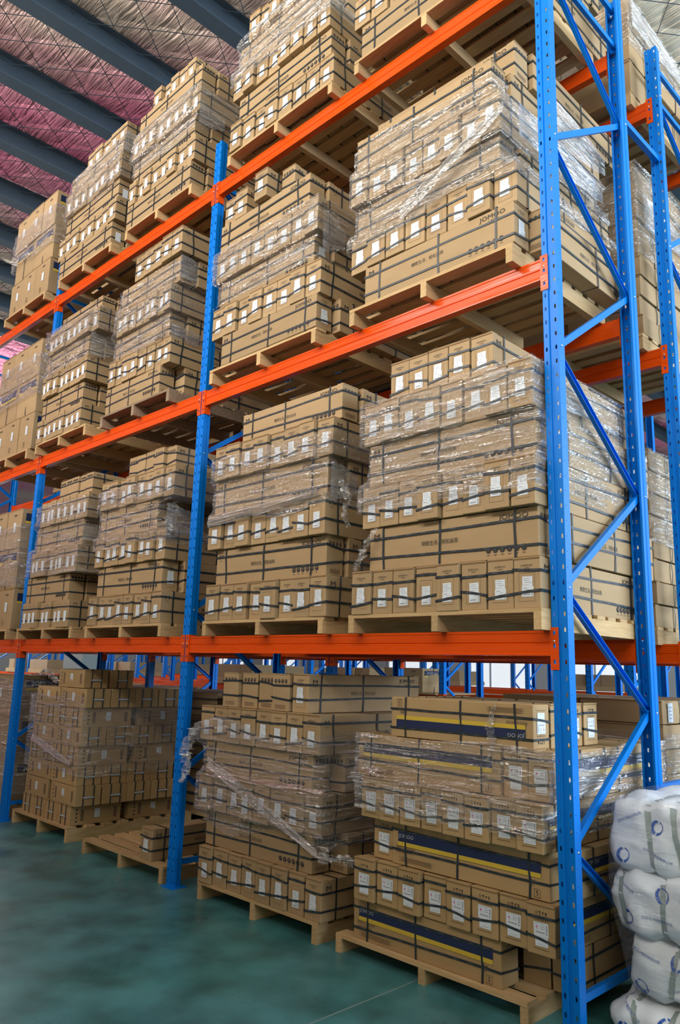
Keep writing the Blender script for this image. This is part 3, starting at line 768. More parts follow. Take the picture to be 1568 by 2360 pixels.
film(A1L, L1+H1+.70, L1+H1+1.20, 2, 'clear stretch wrap around the stack on the lowest shelf right of the middle upright', 'stretch wraps', wr=1.3, ragged=.06)
# --- right bay, middle shelf
d = 'middle shelf beside the end upright'; g = 'cartons on the middle shelf beside the end upright'
pal(-.79, -.085, L2, 1.22, H2, 'pale pallet on the middle shelf beside the end upright')
A2R = stack(d, g, L2+H2, [('P', -1.27, -.17, .25, yE, {'rev': True, 'side': -.075}), ('E', -1.41, -.155, .253, yE), ('P', -1.375, -.272, .225, yP), ('E', -1.40, -.235, .248, yE), ('P', -1.37, -.303, .243, yE), ('P', -1.37, -.27, .245, .12)])
film(A2R, L2+H2+.42, L2+H2+1.13, 3, 'clear stretch wrap around the stack on the middle shelf beside the end upright', 'stretch wraps', ragged=.06)
d = 'middle shelf right of the middle upright'; g = 'cartons on the middle shelf right of the middle upright'
pal(-2.34, -.075, L2, 1.22, H2, 'pale pallet on the middle shelf right of the middle upright')
A2L = stack(d, g, L2+H2, [('P', -2.80, -1.725, .245, yE, {'rev': True, 'side': -1.66}), ('E', -2.945, -1.695, .257, yE), ('P', -2.90, -1.80, .235, yP, {'rev': True}), ('E', -2.945, -1.73, .257, yE), ('P', -2.945, -1.875, .262, yP)])
film(A2L, L2+H2+.52, L2+H2+.99, 4, 'clear stretch wrap around the stack on the middle shelf right of the middle upright', 'stretch wraps')
zt = L2+H2+1.256
for i, (x, y, r_) in enumerate(((-2.86, -.03, 0), (-2.70, -.05, 0), (-2.53, .05, 0), (-2.39, -.10, 0), (-2.215, .02, math.pi))):
    carton('plain', (x, y if not r_ else y+CL, zt), r_+.01, f'{ORD[i]} from left of the loose cartons on top, middle shelf right of the middle upright', g, 1, .235/CH)
# --- right bay, top shelf
d = 'top shelf right of the middle upright'; g = 'cartons on the top shelf right of the middle upright'
pal(-2.26, -.085, L3, 1.24, H3, 'pale pallet on the top shelf right of the middle upright', old=False)
A3L = stack(d, g, L3+H3, [('E', -2.845, -1.64, .252, yE), ('P', -2.80, -1.70, .25, yP), ('E', -2.86, -1.685, .25, yE), ('P', -2.82, -1.735, .25, yP), ('E', -2.70, -1.72, .25, yE, {'n': 7})])
film(A3L, L3+H3+.62, L3+H3+1.05, 5, 'clear stretch wrap around the stack on the top shelf right of the middle upright', 'stretch wraps')
d = 'top shelf beside the end upright'; g = 'cartons on the top shelf beside the end upright'
pal(-.80, -.085, L3, 1.24, H3, 'pale pallet on the top shelf beside the end upright')
stack(d, g, L3+H3, [('P', -1.355, -.25, .25, yE, {'side': -.17}), ('E', -1.42, -.20, .25, yE), ('P', -1.36, -.25, .25, yE)])
# --- middle bay
d = 'lowest shelf left of the middle upright'; g = 'cartons on the lowest shelf left of the middle upright'
pal(-3.99, -.085, L1, 1.24, H1, 'pale pallet on the lowest shelf just left of the middle upright')
B1R = stack(d, g, L1+H1, [('E', -4.572, -3.395, .256, yE), ('P', -4.515, -3.465, .254, yP, {'rev': True, 'side': -3.40}), ('E', -4.55, -3.418, .26, yE), ('P', -4.55, -3.60, .255, yP), ('E', -4.52, -3.36, .256, yE), ('E', -4.28, -3.53, .22, .03, {'n': 5, 'rev': True})])
film(B1R, L1+H1+.66, L1+H1+1.19, 6, 'clear stretch wrap around the stack on the lowest shelf left of the middle upright', 'stretch wraps', ragged=.05)
pal(-5.47, -.085, L1, 1.20, H1, 'pale pallet on the lowest shelf, the farther one of the middle bay')
sf = 'far'
B1L = stack('', '', L1+H1, [('E', -6.02, -4.925, .256, yE), ('P', -6.0, -5.07, .254, yP), ('E', -5.93, -4.87, .255, yE), ('P', -5.88, -4.885, .255, yP), ('E', -5.83, -4.805, .252, yE), ('E', -5.66, -4.95, .23, .03, {'n': 5, 'rev': True})], stuff=sf)
film(B1L, L1+H1+.50, L1+H1+1.22, 7, 'clear stretch wrap around the farther stack on the lowest shelf of the middle bay', 'stretch wraps')
d = 'middle shelf left of the middle upright'; g = 'cartons on the middle shelf left of the middle upright'
pal(-4.10, -.085, L2, 1.18, H2, 'dark weathered pallet on the middle shelf left of the middle upright', old=True)
B2R = stack(d, g, L2+H2, [('P', -4.62, -3.69, .25, yE, {'side': -3.56}), ('E', -4.59, -3.55, .25, yE), ('P', -4.575, -3.64, .25, yP), ('E', -4.535, -3.58, .25, yE), ('P', -4.54, -3.53, .25, yP), ('E', -4.30, -3.47, .248, yE, {'n': 5})])
film(B2R, L2+H2+.48, L2+H2+1.22, 8, 'clear stretch wrap around the stack on the middle shelf left of the middle upright', 'stretch wraps')
pal(-5.55, -.085, L2, 1.14, H2, 'pale pallet on the middle shelf, the farther one of the middle bay')
B2L = stack('', '', L2+H2, [('E', -6.11, -5.09, .25, yE), ('P', -6.11, -5.18, .25, yP), ('E', -6.11, -5.09, .25, yE), ('P', -6.11, -5.15, .25, yP), ('E', -6.08, -4.96, .25, yE), ('P', -6.08, -5.18, .23, .06)], stuff=sf)
film(B2L, L2+H2+.72, L2+H2+1.24, 9, 'clear stretch wrap around the farther stack on the middle shelf of the middle bay', 'stretch wraps')
pal(-3.97, -.085, L3, 1.14, H3, 'pale pallet on the top shelf left of the middle upright')
B3R = stack('', '', L3+H3, [('P', -4.54, -3.445, .255, yE), ('E', -4.535, -3.40, .25, yE), ('P', -4.53, -3.47, .25, yP), ('E', -4.515, -3.39, .25, yE), ('P', -4.49, -3.417, .25, yP), ('E', -4.32, -3.62, .24, 0, {'n': 5})], stuff=sf)
film(B3R, L3+H3+.60, L3+H3+1.05, 10, 'clear stretch wrap around the stack on the top shelf left of the middle upright', 'stretch wraps')
pal(-5.40, -.085, L3, 1.18, H3, 'pale pallet on the top shelf, the farther one of the middle bay')
B3L = stack('', '', L3+H3, [('P', -6.0, -4.84, .25, yE, {'rev': True}), ('E', -6.08, -4.77, .25, yE), ('P', -6.0, -4.83, .25, yP, {'rev': True}), ('E', -5.96, -4.77, .25, yE), ('P', -5.97, -4.81, .25, yP), ('E', -5.75, -4.88, .24, 0, {'n': 5})], stuff=sf)
film(B3L, L3+H3+.72, L3+H3+1.27, 12, 'clear stretch wrap around the farther stack on the top shelf of the middle bay', 'stretch wraps')
o = obj('far_cartons', STUFF['far'].mesh('far_cartons')); tag(o, 'stacked kraft cartons on the far shelves of the middle bay', 'cartons', kind='stuff')
# --- floor, right bay
d = 'floor stack right of the middle upright'; g = 'cartons of the floor stack right of the middle upright'
pallet(-2.21, .0, 0, 1.19, .115, 'pale pallet on the floor right of the middle upright', 'wooden pallets')
F1L = stack(d, g, .115, [('E', -2.80, -1.59, .235, .01), ('P', -2.80, -1.72, .228, .04, {'side': -1.58}), ('E', -2.865, -1.63, .235, .01), ('P', -2.85, -1.735, .225, .04, {'side': -1.62}), ('E', -2.92, -1.655, .24, .01), ('E', -2.68, -1.98, .24, .05, {'n': 4, 'rev': True})])
carton('plain', (-1.885, .05, .115+1.163), 0, 'white-labelled carton ending the top row, floor stack right of the middle upright', g)
film(F1L, .50, 1.15, 13, 'clear stretch wrap slipping down the floor stack right of the middle upright', 'stretch wraps', ragged=.10)
d = 'floor stack beside the end upright'; g = 'navy striped cartons of the floor stack beside the end upright'
pallet(-.86, .02, 0, 1.24, .095, 'pale pallet on the floor beside the end upright', 'wooden pallets', Dp=1.1)
F1R = stack(d, g, .095, [('P', -1.37, -.40, .218, .05, {'side': None}), ('E', -1.335, -.085, .22, .02), ('P', -1.09, -.13, .215, .05, {'side': -.06}), ('E', -1.30, -.12, .218, .0), ('P', -1.35, -.385, .232, .04, {'side': -.10}), ('P', -1.11, -.20, .218, .05, {'flip': True, 'rev': True, 'side': None})], kind='navy')
for i, x in enumerate((-.325, -.165)): carton('navy', (x, .24+CL, .095), math.pi, f'set-back carton end, bottom row, {ORD[i]} from left, {d}', g, 1, .214/CH)
carton('navy', (-1.17, .07, .533), 0, 'carton squeezed in left of the second long carton, floor stack beside the end upright', g, 1, .211/CH)
for i, x in enumerate((-.31, -.17)): carton('navy', (x, .06, .966), 0, f'carton end at right of fifth row, {ORD[i]} from left, {d}', g, .93, .228/CH)
for i, y in enumerate((.29, .46, .63)): carton('navy', (-.20, y, 1.198), math.pi/2, f'topmost carton end behind the end upright, {ORD[i]} from front, floor stack', g, 1, .214/CH, .80)
film(F1R, .80, 1.20, 14, 'clear stretch wrap around the navy striped floor stack beside the end upright', 'stretch wraps')
# --- floor, middle bay
pallet(-5.46, .06, 0, 1.17, .125, 'brown pallet under the wrapped floor stack of small cartons in the middle bay', 'wooden pallets', Dp=1.3)
pallet(-3.86, .0, 0, 1.22, .115, 'almost empty pallet on the floor left of the middle upright', 'wooden pallets', Dp=1.1)
carton('plain', (-3.505, .01, .115), 0, 'single kraft carton standing on the almost empty floor pallet', None, 1.06, .225/CH)
# ================================================================== small cartons of the floor stack, middle bay
SW, SL, SH = .245, .50, .166
def small_proto(v):
    F = faces(SW, SL, SH); rnd = random.Random(900+v)
    me = body_mesh('carton', SW, SL, SH, 900+v, bulge=.005, m='kraft_tan')
    st = []
    for x in (-.05, .05):
        mb = MB(); q = x+rnd.uniform(-.008, .008)
        vs = []; pts = [(-.0058, -.0006), (-.0066, SH*.5), (-.0052, SH+.005), (SL*.5, SH+.0056), (SL+.0058, SH+.005), (SL+.0066, SH*.5), (SL+.0058, -.0006), (SL*.5, -.0009)]
        for y, z in pts: vs += [(q-.006, y, z), (q+.006, y, z)]
        n = len(pts); mb.add(vs, [(2*i, 2*((i+1) % n), 2*((i+1) % n)+1, 2*i+1) for i in range(n)], MT['strap']); st.append(('strap', mb.mesh('strap')))
    hb = MB()
    for s_ in ('front', 'back'): hb.flat(sh(rect2d(.10, .020), 0, SH*.45), F(s_, .0062), MT['strap_text']); hb.flat(sh(rect2d(.10, .006), 0, SH*.45), F(s_, .0068), MT['white'])
    lb = MB()
    for s_ in ('right', 'left'):
        f = F(s_, .0004)
        for i in range(4): lb.flat(sh(rect2d(.016, .012), .06, SH*(.2+.2*i), 1, 1, i*.5), f, MT['ink'])
        lb.flat(sh(rect2d(.030, .10), .115, SH*.5), f, MT['ink_soft']); lb.flat(sh(rect2d(.030, .09), SL-.06, SH*.5), f, MT['ink_soft'])
    stk = MB(); f = F('right', .0009); stk.flat(sh(rect2d(.05, .075), SL*.52, SH*.55), f, MT['white'])
    for i in range(4): stk.flat(sh(rect2d(.034, .004), SL*.52, SH*(.40+.1*i)), F('right', .0013), MT['ink_lbl'])
    return me, st+[('grip_band', hb.mesh('grip_band')), ('lettering', lb.mesh('lettering'))], stk.mesh('sticker')
SM = [small_proto(v) for v in range(3)]
def small(loc, rz, label, group, sticker=True, s=(1, 1, 1)):
    me, parts, stk = SM[rv.randrange(3)]
    o = obj('small_carton', me, None, loc, rz+rv.uniform(-.012, .012)); o.scale = s; tag(o, label, 'carton', group)
    for nm, m_ in parts: obj(nm, m_, o)
    if sticker: obj('sticker', stk, o)
g = 'small cartons of the wrapped floor stack in the middle bay'
d = 'small-carton floor stack'
xa, xb, z = -5.93, -4.92, .125
for r in range(8):
    row = ROW[r]; y0 = .10; xo = .012*r if r < 7 else 0
    if r in (0, 3, 5):   # four ends to the front, their long sides seen from the right
        for i in range(4): small((xa+xo+.125+.252*i, y0, z), 0, f'small carton end with straps, {ORD[i]} from left, {row}, {d}', g)
        small((xa+xo+.125+.252*3, y0+.58, z), 0, f'small carton long side, rear of right side, {row}, {d}', g)
    elif r < 7:          # two long sides to the front, ends seen from the right
        for i in range(2):
            for j in range(4):
                if i == 0 and j > 0: continue
                small((xa+xo+.01+.515*i+(.04 if r == 1 and i else 0), y0+.125+.255*j, z), -math.pi/2, (f'small carton long side, {ORD[i]} from left, {row}, {d}' if j == 0 else f'small carton end on right side, {ORD[j]} from front, {row}, {d}'), g)
    else:
        small((xa+.45, y0+.16, z), -math.pi/2, f'lone small kraft carton with white label on top at the front, {d}', g)
        small((xa+.45, y0+.43, z), -math.pi/2, f'lone small kraft carton on top, behind the front one, {d}', g, False)
    z += SH+.0045
F2L = [(.125, .125+7*.1705, xa, xb+.06, .10, 1.14)]
film(F2L, .56, 1.24, 15, 'clear stretch wrap around the floor stack of small cartons in the middle bay', 'stretch wraps', off=.016, ragged=.08)
# ================================================================== big cartons, left bay
BW, BL, BH = .365, .52, .425
def big_proto(v):
    F = faces(BW, BL, BH); me = body_mesh('carton', BW, BL, BH, 700+v, bulge=.006)
    st = MB(); st.flat(sh(rect2d(.055, .10), .02, BH*.55), F('front', .0008), MT['white'])
    for i in range(3): st.flat(sh(rect2d(.04, .005), .02, BH*(.48+.06*i)), F('front', .0012), MT['ink_lbl'])
    lb = MB(); f = F('front', .0004)
    for i in range(3): lb.flat(sh(rect2d(.014, .018), .02+.025*(i-1), BH*.86), f, MT['ink'])
    for i in range(4): lb.flat(sh(rect2d(.05, .006), -.02, BH*(.12+.04*i)), f, MT['ink_soft'])
    for s_ in ('right', 'left'): lb.flat(sh(text2d('JOMOO', 2), BL*.45, BH*.80, .075, .06), F(s_, .0016), MT['silver_text'])
    bd = MB()
    for s_ in ('right', 'left'):
        bd.flat(sh(rect2d(BL*.84, BH*.20), BL*.5, BH*.80), F(s_, .0008), MT['navy']); bd.flat(sh(rect2d(BL*.84, BH*.06), BL*.5, BH*.67), F(s_, .0008), MT['yellow'])
    hv = hoop_v(BW, BL, BH, BL*.5, 70+v)
    return me, [('sticker', st.mesh('sticker')), ('lettering', lb.mesh('lettering')), ('printed_band', bd.mesh('printed_band')), ('strap', hv)]
BG = [big_proto(v) for v in range(2)]
def big(loc, rz, label, group):
    me, parts = BG[rv.randrange(2)]
    o = obj('large_carton', me, None, loc, rz+rv.uniform(-.008, .008)); tag(o, label, 'carton', group)
    for nm, m_ in parts: obj(nm, m_, o)
C = {}
for ln, zb, n, xr in (('lowest', L1+H1, 3, -6.30), ('middle', L2+H2, 3, -6.29), ('top', L3+H3, 3, -6.31)):
    g = f'large cartons on the {ln} shelf of the left bay'
    pal(-6.90, -.085, zb-(H1 if ln == 'lowest' else H2 if ln == 'middle' else H3), 1.16, H1 if ln == 'lowest' else H2 if ln == 'middle' else H3, f'pale pallet on the {ln} shelf left of the third upright')
    for r in range(n):
        if r != 1:
            for i in range(3): big((xr-BW*.5-.37*i, -.07+rv.uniform(-.01, .01), zb+r*(BH+.006)), 0, f'large kraft carton front, {ORD[i]} from right, {ROW[r]}, {ln} shelf of the left bay', g)
        else:
            for i in range(2): big((xr-BL-.53*i, -.06+BW*.5, zb+r*(BH+.006)), -math.pi/2, f'large navy-banded carton, {ORD[i]} from right, {ROW[r]}, {ln} shelf of the left bay', g)
    film([(zb, zb+n*.43, xr-1.12, xr, -.08, .46)], zb+(.62 if ln != 'lowest' else .45), zb+1.12, 30+n+int(zb), f'clear stretch wrap around the large cartons on the {ln} shelf of the left bay', 'stretch wraps')
g = 'wrapped cartons on the floor of the left bay'
pallet(-6.9, .12, 0, 1.16, .12, 'brown pallet on the floor left of the third upright', 'wooden pallets')
for r in range(3):
    for i in range(2): big((-6.50-.37*i, .14, .12+r*(BH+.005)), 0, f'large heavily wrapped carton on the floor, {ORD[i]} from right, {ROW[r]}, left bay', g)
film([(.12, 1.41, -7.1, -6.31, .14, .66)], .2, 1.36, 41, 'heavy clear stretch wrap around the floor stack at the far left edge', 'stretch wraps', wr=1.8)
# ================================================================== second rack loads
FLW, FLL, FLH = .54, .52, .138
def flat_proto(v):
    me = body_mesh('carton', FLW, FLL, FLH, 300+v, bulge=.012)
    mb = MB(); off = .006
    vs = []; pts = [(-FLW/2-off, -.0005), (FLW/2+off, -.0005), (FLW/2+off+.006, FLH*.5), (FLW/2+off, FLH+.006), (-FLW/2-off, FLH+.006)]
    for x, z in pts: vs += [(x, FLL*.5-.006, z), (x, FLL*.5+.006, z)]
    n = len(pts); mb.add(vs, [(2*i, 2*i+1, 2*((i+1) % n)+1, 2*((i+1) % n)) for i in range(n)], MT['strap'])
    return me, mb.mesh('strap')
FL = [flat_proto(v) for v in range(3)]
lab_sheet = MB(); lab_sheet.flat(sh(rect2d(.075, .115), .10, FLH*.5), faces(FLW, FLL, FLH)('right', .006), MT['white'])
for i in range(4): lab_sheet.flat(sh(rect2d(.05, .006), .10, FLH*.25+.022*i), faces(FLW, FLL, FLH)('right', .0066), MT['ink_lbl'])
LABS = lab_sheet.mesh('sticker')
YF = 1.46
for ln, zb, n, xr in (('floor level', .12, 9, -.16), ('lowest shelf', L1+H1, 8, -.16), ('middle shelf', L2+H2, 9, -.15), ('top shelf', L3+H3, 3, -.14)):
    g = f'flat cartons at the right end of the second rack, {ln}'
    for xx, nm in ((xr-.55, 'right-hand'), ):
        pallet(xx-.05, YF, zb-.11, 1.2, .11, f'pale pallet at the right end of the second rack, {ln}', 'wooden pallets', Dp=1.1)
    for r in range(n):
        for j in range(2):
            me, st = FL[rv.randrange(3)]
            hz = 1.9 if ln == 'top shelf' else 1
            o = obj('flat_carton', me, None, (xr-FLW/2+rv.uniform(-.02, .012), YF+.01+j*.535+rv.uniform(-.006, .006), zb+r*(FLH+.007)*hz), rv.uniform(-.012, .012)); o.scale = (1, 1, hz)
            tag(o, f'flat kraft carton, {"front" if j == 0 else "rear"} column, {ROW[r] if r < 8 else ORD[r if r < 10 else 9]+" row up" if r < 10 else ("eleventh row up" if r == 10 else "topmost row")}, second rack right end, {ln}', 'carton', g)
            obj('strap', st, o)
            if ln == 'floor level' and r == 8 and j == 0: obj('sticker', LABS, o)
    mb = STUFF.setdefault('rear', MB())
    for r in range(n):
        for j in range(2): mb.box(xr-1.15, xr-.56, YF+.03+j*.535, YF+.53+j*.535, zb+r*(FLH+.007)*hz, zb+(r*(FLH+.007)+FLH)*hz, MT['kraft'])
    if ln != 'floor level':
        film([(zb, zb+n*.145*hz, xr-1.15, xr, YF, YF+1.07)], zb+n*.145*hz*.45, zb+n*.145*hz+.005, 50+n, f'stretch wrap around flat cartons, right end of the second rack, {ln}', 'stretch wraps', wr=1.2, ragged=.08)
    else:
        film([(zb, zb+n*.145, xr-1.15, xr, YF, YF+1.07)], .35, zb+n*.145-.2, 50+n, f'stretch wrap around flat cartons, right end of the second rack, {ln}', 'stretch wraps', wr=1.0)
mb = STUFF['rear']; rr = random.Random(5)
for (cx, lo) in ((-2.25, 0), (-3.95, 0), (-5.3, 0), (-7.0, 0), (-8.5, 0)):
    for zb, n in ((0, 4 if cx > -3 else 5), (L1, 6), (L2, 6), (L3, 6 if cx > -6 else 7)):
        mb.box(cx-.6, cx+.6, YF, YF+1.05, zb+.08, zb+.11, MT['wood'])
        for sx in (-.55, 0, .55): mb.box(cx+sx-.03, cx+sx+.03, YF, YF+1.05, zb+.001, zb+.08, MT['wood'])
        for r in range(n):
            z0 = zb+.11+r*.235; k = 4 if r % 2 else 2
            for i in range(k):
                x0 = cx-.6+1.2*i/k; x1 = cx-.6+1.2*(i+1)/k-.006
                mb.box(x0, x1, YF+rr.uniform(0, .02), YF+1.05, z0, z0+.231, MT['kraft'])
                for zz in (.07, .17): mb.box(x0-.001, x1+.001, YF-.003, YF+1.0, z0+zz-.006, z0+zz+.006, MT['strap'])
                if r == 3 and k == 4 and i % 2: mb.box(x0+.06, x1-.06, YF-.004, YF, z0+.06, z0+.12, MT['navy'])
o = obj('rear_cartons', mb.mesh('rear_cartons')); tag(o, 'dark stacked kraft cartons filling the second rack behind the near rack', 'cartons', kind='stuff')
# ================================================================== far racks seen through the gap under the lowest shelf
fb = MB()
for i in range(7):
    a, b = (.04, .93) if i % 2 == 0 else (.93, .04)
    fb.bar((0, a, .2+.6*i), (0, b, .8+.6*i), .022, .034, MT['blue'])
for z in (.16, 2.0, 4.1): fb.bar((0, .04, z), (0, .93, z), .022, .034, MT['blue'])
FB = fb.mesh('bracing')
fu = MB()
for a in (-.042, .036): fu.box(a, a+.006, 0, .065, 0, 5, MT['blue'])
fu.box(-.042, .042, 0, .004, 0, 5, MT['blue'])
for k in range(60):
    for s_ in (-.024, .024): fu.box(s_-.005, s_+.005, -.0006, .001, .05+.075*k-.012, .05+.075*k+.012, MT['hole'])
FU = fu.mesh('upright')
FBEAM = {}
def far_beam(x0, x1, y, z, lab):
    L = x1-x0-.09
    if round(L, 2) not in FBEAM:
        b = MB(); b.prism([(0, -.11), (0, 0), (.03, 0), (.03, -.02), (.045, -.02), (.045, -.11)], 'x', .0, L, MT['orange'])
        c = MB(); c.box(-.045, 0, -.006, .05, -.17, .015, MT['orange']); FBEAM[round(L, 2)] = (b.mesh('beam_body'), c.mesh('connector'))
    bm_, cm = FBEAM[round(L, 2)]
    r = empty('rack_beam', (x0+.045, y, z)); tag(r, lab, 'rack beam', 'far orange beams')
    obj('beam_body', bm_, r); obj('connector', cm, r, (0, 0, 0)); obj('connector', cm, r, (L+.045, 0, 0))
rr = random.Random(21)
NAMES = ['third', 'fourth', 'fifth', 'sixth']
for ri, y in enumerate((5.5, 7.0, 11.0, 12.5)):
    n0 = 8 if ri < 2 else 10
    for k in range(n0):
        x = -2.2-2.75*k-(1.3 if ri % 2 else 0)-(2.0 if ri > 1 else 0)
        r = empty('rack_frame', (x, y, 0)); tag(r, f'distant blue frame of the {NAMES[ri]} rack row back, {ORD[k]} from right', 'rack frame', 'distant rack frames')
        obj('upright', FU, r); obj('upright', FU, r, (0, .97, 0), math.pi); obj('bracing', FB, r)
        if k < n0-1:
            for ln, z in (('low', 1.24), ('upper', 2.75)):
                far_beam(x-2.75, x, y, z, f'distant orange {ln} front beam of the {NAMES[ri]} rack row back, {ORD[k]} bay from right')
            if ri in (0, 1, 3):
                m_ = STUFF.setdefault('dist', MB())
                for px in (-.72, -2.02):
                    if rr.random() < .72: continue
                    m_.box(x+px-.55, x+px+.55, y-.05, y+1.0, 1.25, 1.35, MT['wood'])
                    for c in range(1):
                        for i in range(3): m_.box(x+px-.55+.36*i, x+px-.55+.36*i+.35, y+rr.uniform(-.04, .05), y+.95, 1.35+.25*c, 1.35+.25*c+.245, MT['kraft'])
for i, x in enumerate((-5.80, -5.43)):
    me, parts = BG[i]
    o = obj('large_carton', me, None, (x, 5.45, 1.262)); o.scale = (1, 1, .80); tag(o, f'{"left" if i == 0 else "right"} tan carton of the pair on the distant rack, seen under the lowest shelf', 'carton', 'tan cartons on the distant rack')
    for nm, m_ in parts: obj(nm, m_, o)
STUFF['dist'].box(-6.1, -5.0, 5.44, 6.4, 1.241, 1.260, MT['wood'])
o = obj('distant_cartons', STUFF['dist'].mesh('distant_cartons')); tag(o, 'kraft cartons and pallets on the distant racks beyond the second rack', 'cartons', kind='stuff')
b = MB(); b.box(-13.5, -12.7, 4.0, 4.35, 0, 8.8, MT['grey_col']); b.box(-13.55, -12.65, 3.95, 4.4, 0, .3, MT['grey_col']); struct('trim_20', b.mesh('column'))
# unseen loaded rack, added behind the camera to shade the floor level
mb = MB(); rr = random.Random(77)
for i in range(15):
    x0 = 7.0-1.5*i
    for zb, zt_ in ((0, 1.6), (1.9, 3.5), (3.8, 5.6)):
        mb.box(x0-1.25, x0, -6.5, -5.15, zb, zb+.11, MT['wood'])
        for c in range(6):
            z0 = zb+.112+c*(zt_-zb-.112)/6
            for k in range(4): mb.box(x0-1.25+.312*k, x0-1.25+.312*k+.306, -6.45, -5.15+rr.uniform(-.03, 0), z0, z0+(zt_-zb-.112)/6-.003, MT['kraft'])
    for z in (1.9, 3.8): mb.box(x0-1.42, x0+.07, -5.2, -5.15, z-.125, z-.005, MT['orange'])
o = obj('aisle_shade_cartons', mb.mesh('aisle_shade_cartons')); tag(o, 'unseen shelves of kraft cartons added across the aisle to shade the floor level', 'cartons', kind='stuff')
# ================================================================== white bales at the lower right
def bale(z0, z1, x0, y0, seed, label, straps):
    rnd = random.Random(seed); W, Dp, H = 1.25, .9, z1-z0
    nx, ny, nz = 34, 22, 12; bm = bmesh.new(); so = Vector((seed*3.1, seed*1.7, 0))
    def pt(u, v, s_):
        return u, v, s_
    r = .085
    def warp(p):
        q = Vector((max(-W/2+r, min(W/2-r, p.x)), max(-Dp/2+r, min(Dp/2-r, p.y)), max(-H/2+r*.9, min(H/2-r*.9, p.z)))); dd = p-q
        if dd.length: q = q+dd.normalized()*r
        n = (p-Vector((0, 0, 0))).normalized()
        k = noise.noise(q*4.5+so)*.030-abs(noise.noise(q*7+so*2))*.045+.012-abs(noise.noise(Vector((q.x*16, q.y*16, q.z*9))+so))*.018
        pin = 0
        for sx in straps: pin += .016*math.exp(-((q.x-sx)/.03)**2)
        dv = dd.normalized() if dd.length else Vector((0, 0, 1))
        return q+dv*(k-pin)
    bmesh.ops.create_cube(bm, size=1)
    bmesh.ops.subdivide_edges(bm, edges=bm.edges[:], cuts=31, use_grid_fill=True)
    for v in bm.verts: v.co = warp(Vector((v.co.x*W, v.co.y*Dp, v.co.z*H)))
    me = D.meshes.new('bale_body'); bm.to_mesh(me); bm.free(); me.materials.append(MT['bale']); me.polygons.foreach_set('use_smooth', [True]*len(me.polygons))
    o = obj('bale', me, None, (x0+W/2, y0+Dp/2, (z0+z1)/2)); tag(o, label, 'bale', 'white bales by the end upright')
    bv = me
    from mathutils.bvhtree import BVHTree
    tree = BVHTree.FromPolygons([v.co[:] for v in me.vertices], [p.vertices[:] for p in me.polygons])
    def drop(x, z, h):
        hit = tree.ray_cast(Vector((x, -2, z)), Vector((0, 1, 0)))
        return (x, (hit[0].y if hit[0] else -Dp/2+.04)-h, z)
    # straps hug the bale all round
    for sx in straps:
        mb = MB(); vs = []; n = 40; sx2 = sx; tl = rnd.uniform(-.03, .03)
        for i in range(n):
            a = 2*math.pi*i/n; dirv = Vector((0, math.cos(a)*Dp, math.sin(a)*H)).normalized()
            for e in (-.0115, .0115):
                x = sx2+e+tl*math.sin(a)
                hit = tree.ray_cast(Vector((x, dirv.y*3, dirv.z*3)), -dirv)
                c = hit[0] if hit[0] else dirv*.2
                vs.append((x, c.y+dirv.y*.003, c.z+dirv.z*.003))
        mb.add(vs, [(2*i, 2*i+1, 2*((i+1) % n)+1, 2*((i+1) % n)) for i in range(n)], MT['bale_strap']); obj('strap', mb.mesh('strap', True), o)
    pm = MB(); cells = []
    for i in range(8):
        for j in range(2):
            cx = -.54+.155*i+rnd.uniform(-.02, .02); cz = -H*.22+j*H*.44+rnd.uniform(-.02, .02); ang = rnd.uniform(-.8, .8)
            ring = ([(.034*math.cos(t)*(.85), .034*math.sin(t)) for t in [2*math.pi*k/20 for k in range(20)]]+[(.0225*math.cos(t)*.85+.005, .0225*math.sin(t)+.004) for t in [2*math.pi*k/20 for k in range(20)]], [(k, (k+1) % 20, (k+1) % 20+20, k+20) for k in range(20) if k not in (5, 15)])
            if (i+j) % 2 == 0: pm.flat(sh(ring, cx, cz, 1, 1, ang), lambda a, b_: drop(a, b_, .003), MT['bale_print'])
            else: pm.flat(sh(text2d('江苏王子制纸有限公司', 1), cx, cz, .0135, .0145, ang), lambda a, b_: drop(a, b_, .003), MT['bale_print'])
    obj('lettering', pm.mesh('lettering'), o)['kind'] = 'stuff'
    return o
BALES = []
BALES.append(bale(.0, .165, .04, .22, 1, 'white wrapped bale at the bottom of the bale pile, lower right corner', (-.5, -.36, .2)))
BALES.append(bale(.160, .425, .11, .27, 2, 'white strapped bale, second from bottom of the pile, lower right corner', (-.415, .1)))
BALES.append(bale(.415, .70, .05, .24, 3, 'white strapped bale, third from bottom of the pile, lower right corner', (-.56, -.37, .2)))
BALES.append(bale(.69, 1.00, .06, .25, 4, 'white strapped bale on top of the pile, lower right corner', (-.43, -.31, .2)))
def hull_film(names, seed, label):
    bm = bmesh.new()
    for o in names:
        for v in o.data.vertices: bm.verts.new(o.location+v.co)
    r_ = bmesh.ops.convex_hull(bm, input=bm.verts[:]); bmesh.ops.delete(bm, geom=[v for v in bm.verts if not v.link_faces], context='VERTS')
    bmesh.ops.triangulate(bm, faces=bm.faces[:]); bmesh.ops.subdivide_edges(bm, edges=[e for e in bm.edges if e.calc_length() > .08], cuts=3, use_grid_fill=True)
    bm.normal_update()
    for v in bm.verts: v.co += v.normal*(.006+.010*abs(noise.noise(Vector((v.co.x*6, v.co.y*6, v.co.z*24)))))
    me = D.meshes.new('stretch_wrap'); bm.to_mesh(me); bm.free(); me.materials.append(MT['film_light'])
    tag(obj('stretch_wrap', me), label, 'stretch wrap', 'stretch wraps')
hull_film(BALES[1:], 61, 'clear stretch wrap around the pile of white bales')

